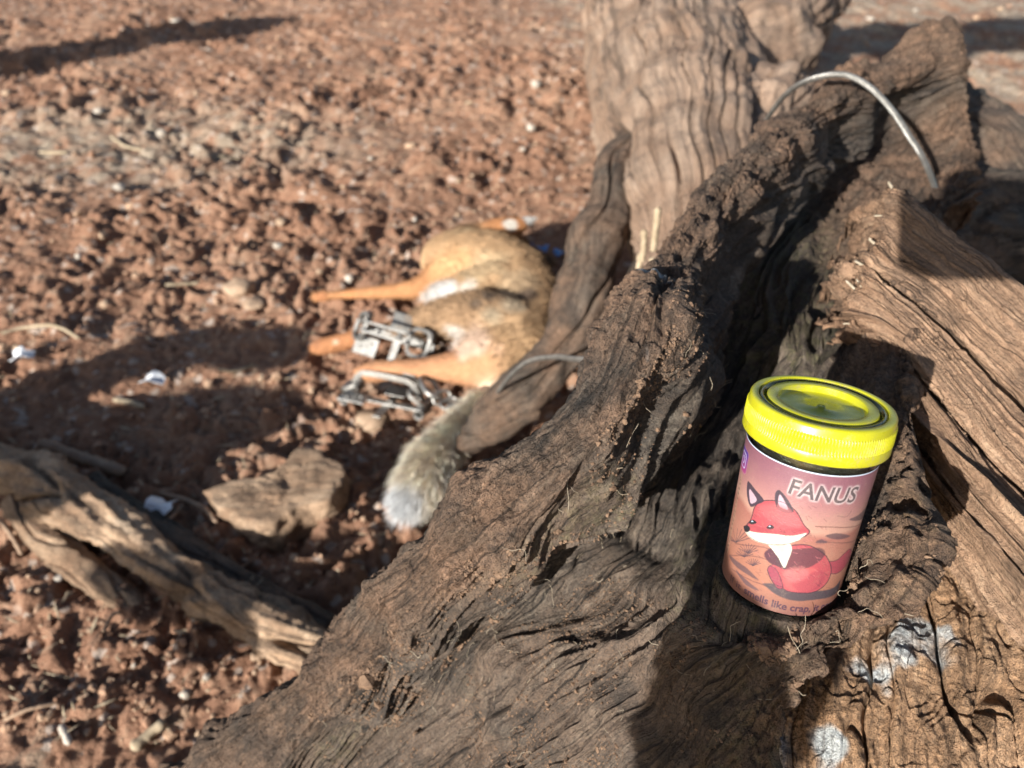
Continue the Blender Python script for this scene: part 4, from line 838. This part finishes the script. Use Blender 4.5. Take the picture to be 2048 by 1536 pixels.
def frame(o, xdir, zdir):
    x = Vector(xdir).normalized(); z = Vector(zdir); z = (z-x*z.dot(x)).normalized(); y = z.cross(x); return Matrix(((x.x, y.x, z.x, o[0]), (x.y, y.y, z.y, o[1]), (x.z, y.z, z.z, o[2]), (0, 0, 0, 1)))
xa = G(880, 705, .06)-G(715, 655, .06)
trap(frame(G(795, 676, .052), xa, (-.25, -.75, .75)), 'steel foothold trap lying across the middle leg of the fox, upper of the two')
xb = G(845, 822, .02)-G(735, 800, .02)
trap(frame(G(776, 806, .008), xb, (-.10, .25, 1)), 'steel foothold trap under the hind paw of the fox, lower of the two')
ch_ = thing('trap_chain', 'short steel chain running from the lower trap toward the tree', 'chain')
cp = [(862, 774, .050, 30, 1.25), (884, 795, .046, 50, .75), (898, 806, .042, 10, .7), (910, 815, .038, 60, .65), (922, 824, .034, 20, .65), (934, 832, .030, 65, .65)]
for i, (a, b, z, ro, s) in enumerate(cp):
    r = ringpts(.023*s, .038*s, 28, 2.6); r2 = np.concatenate([r, r[:3]]); q = Matrix.Rotation(R(-50 if i else 20), 4, 'Z') @ Matrix.Rotation(R(ro), 4, 'Y')
    r2 = np.array([q @ Vector(x) for x in r2])+G(a, b, z); v, f = tubep(r2, .0030*s+.0004, 60, 10); mesh('chain_link', v, f, M_steel, ch_)
# ------------------------------------------------------------------ fibres and crumbs on the rotten rim
Vs, Fs, off = [], [], 0
for zone, cnt in (((.10, .62, .28, .50), 120), ((.22, .50, .70, .86), 40), ((.12, .40, .35, .70), 50)):
    p, nn = pick(cnt, *zone)
    for q, no in zip(p, nn):
        dirn = rng.normal(size=3); dirn -= no*(dirn@no)*.7; dirn /= np.linalg.norm(dirn); L = rng.uniform(.004, .016); pts = [q]
        for s in range(6): dirn = dirn+rng.normal(size=3)*.45; dirn /= np.linalg.norm(dirn); pts.append(pts[-1]+dirn*L/6)
        v, f = tubep(pts, rng.uniform(.00007, .00016), 18, 4); Vs.append(v); Fs.append(f+off); off += len(v)
for k in range(26):
    r_ = rng.integers(0, 11); f_ = rng.uniform(0, 1); i0 = min(r_, 9); q = WPL[0, i0]*(1-f_)+WPL[0, i0+1]*f_; ax_ = WPL[1, i0]-WPL[0, i0]; ax_ /= np.linalg.norm(ax_)
    q = q+ax_*rng.uniform(-.004, .002)-fdv*rng.uniform(-.006, .0); L = rng.uniform(.003, .007); d_ = -ax_+rng.normal(size=3)*.35; v, f = tubep([q-d_*.003, q+d_*L*.5, q+d_*L+rng.normal(size=3)*.001], rng.uniform(.0003, .0011), 10, 5)
    Vs.append(v); Fs.append(f+off); off += len(v)
fb = mesh('wood_fibres', np.concatenate(Vs), np.concatenate(Fs), M_fibre, tree); tag(fb, kind='stuff')
Vs, Fs, off = [], [], 0
for zone, cnt, s0 in (((.10, .62, .26, .46), 8000, .00055), ((.10, .34, .50, .72), 6000, .00032), ((.25, .50, .70, .86), 3500, .00055), ((.02, .20, .3, .8), 2500, .00045)):
    p, nn = pick(cnt, *zone); keep = noise(p*40, 801) > -.05; p, nn = p[keep], nn[keep]; keep = np.linalg.norm((p-JB)-((p-JB)@JA)[:, None]*JA, axis=1) > .024; p, nn = p[keep], nn[keep]
    sz = np.exp(rng.normal(0, .5, len(p)))*s0; V, F_ = scatter_lumps(p+nn*sz[:, None]*.3, sz, (IV1, IF1), 1., .3, 9); Vs.append(V); Fs.append(F_+off); off += len(V)
cb = mesh('wood_crumbs', np.concatenate(Vs), np.concatenate(Fs), M_crumb, tree, False); tag(cb, kind='stuff')
# ------------------------------------------------------------------ unseen casters added out of frame to throw shadows
LDn = np.array(LD)
def back(q, k): return np.asarray(q)-LDn*k
def caster(name, pts, rad, label, cat, k, seed):
    q = np.array([back(G(a, b), kk) for (a, b), kk in zip(pts, k)]); V, N, U, Vv, r = tube_grid(q, rad, 160, 60); d = fbm(V*4, 3, seed)*np.mean(rad)*.35; V = V+N*d[..., None]
    z0 = np.zeros(V.shape[:2]).ravel(); o = mesh(name, V.reshape(-1, 3), grid_faces(160, 60, True), M_trunk, uv=np.stack([U, Vv], -1).reshape(-1, 2), attrs={'crumb': z0, 'lichen': z0, 'moss': z0}); return tag(o, label, cat)
caster('pole_shadow_caster', [(560,48),(400,60),(200,95),(0,125),(-300,170)], [.08,.12,.125,.13,.13], 'unseen pole shape added to cast the long shadow at upper left', 'shadow caster', [3.6,3.2,2.8,2.4,2.0], 901)  # out of view, placed only to cast the upper left shadow band
caster('pole_shadow_caster', [(1640,92),(1800,82),(2000,70),(2200,62),(2600,50)], [.08,.11,.12,.12,.12], 'unseen pole shape added to cast the shadow at upper right', 'shadow caster', [4.4,4.4,4.4,4.4,4.4], 902)  # added out of frame for the shadow band at upper right
caster('branch_shadow_caster', [(-120,850),(60,800),(200,745),(330,700),(450,690),(560,700),(620,720)], [.07,.05,.045,.035,.03,.028,.012], 'unseen branch shape added to shade the soil left of the fox', 'branch', [1.3]*7, 903)  # added blocker, never in view, for the soil shadow beside the fox
caster('branch_shadow_caster', [(-120,960),(80,905),(230,890),(380,880),(480,860),(560,850)], [.06,.05,.05,.045,.03,.015], 'unseen branch shape added to shade the end of the weathered root', 'branch', [1.15]*6, 904)  # unseen blocker laid along the shaded end of the root
caster('branch_shadow_caster', [(360,1050),(450,1090),(540,1130),(620,1170),(690,1210)], [.015,.03,.035,.035,.015], 'unseen branch shape added to shade the gap behind the weathered root', 'branch', [1.05]*5, 905)  # unseen blocker added to darken the gap behind the root
q = np.array([back(P(*a), .46) for a in ((1440,1000,.335),(1415,1080,.32),(1405,1170,.30),(1435,1275,.283),(1420,1430,.27),(1360,1600,.27),(1320,1800,.27))])  # unseen blocker added close to the lens to shade the flare
V, N, U, Vv, r = tube_grid(q, [.008, .015, .019, .022, .027, .032, .03], 200, 80); V = V+N*(fbm(V*40, 4, 910)*.006)[..., None]; z0 = np.zeros(V.shape[:2]).ravel()
tag(mesh('flare_shadow_caster', V.reshape(-1, 3), grid_faces(200, 80, True), M_trunk, uv=np.stack([U, Vv], -1).reshape(-1, 2), attrs={'crumb': z0, 'lichen': z0, 'moss': z0}), 'unseen branch shape added beside the lens to shade the middle of the near root flare', 'branch')
# the photographer's phone just behind the lens
def tr_plane(q, dep=-.014):
    f = np.array([0, cp_, -sp_]); o = np.array([0, 0, CAMH]); k = ((q-o)@f-dep)/(LDn@f); return q-LDn*k
cor = tr_plane(P(1790, 556, .385)); rx = np.array([1., 0, 0]); ry = np.array([0, sp_, cp_]); fz = np.array([0, -cp_, sp_])
a = ringpts(.152, .074, 48, 8); top = cor+rx*(.076)+ry*.037+a[:, :1]*rx+a[:, 1:2]*ry; V = np.concatenate([top, top+fz*.009]); k = 48
F = [list(range(k))[::-1], list(range(k, 2*k))]+[[i, (i+1) % k, k+(i+1) % k, k+i] for i in range(k)]
tag(mesh('phone', V, F, M_black, smooth=False), 'black phone held just behind the lens', 'phone')
print('phone corner in camera', (cor-np.array([0, 0, CAMH]))@np.array([rx, ry, -fz]).T)
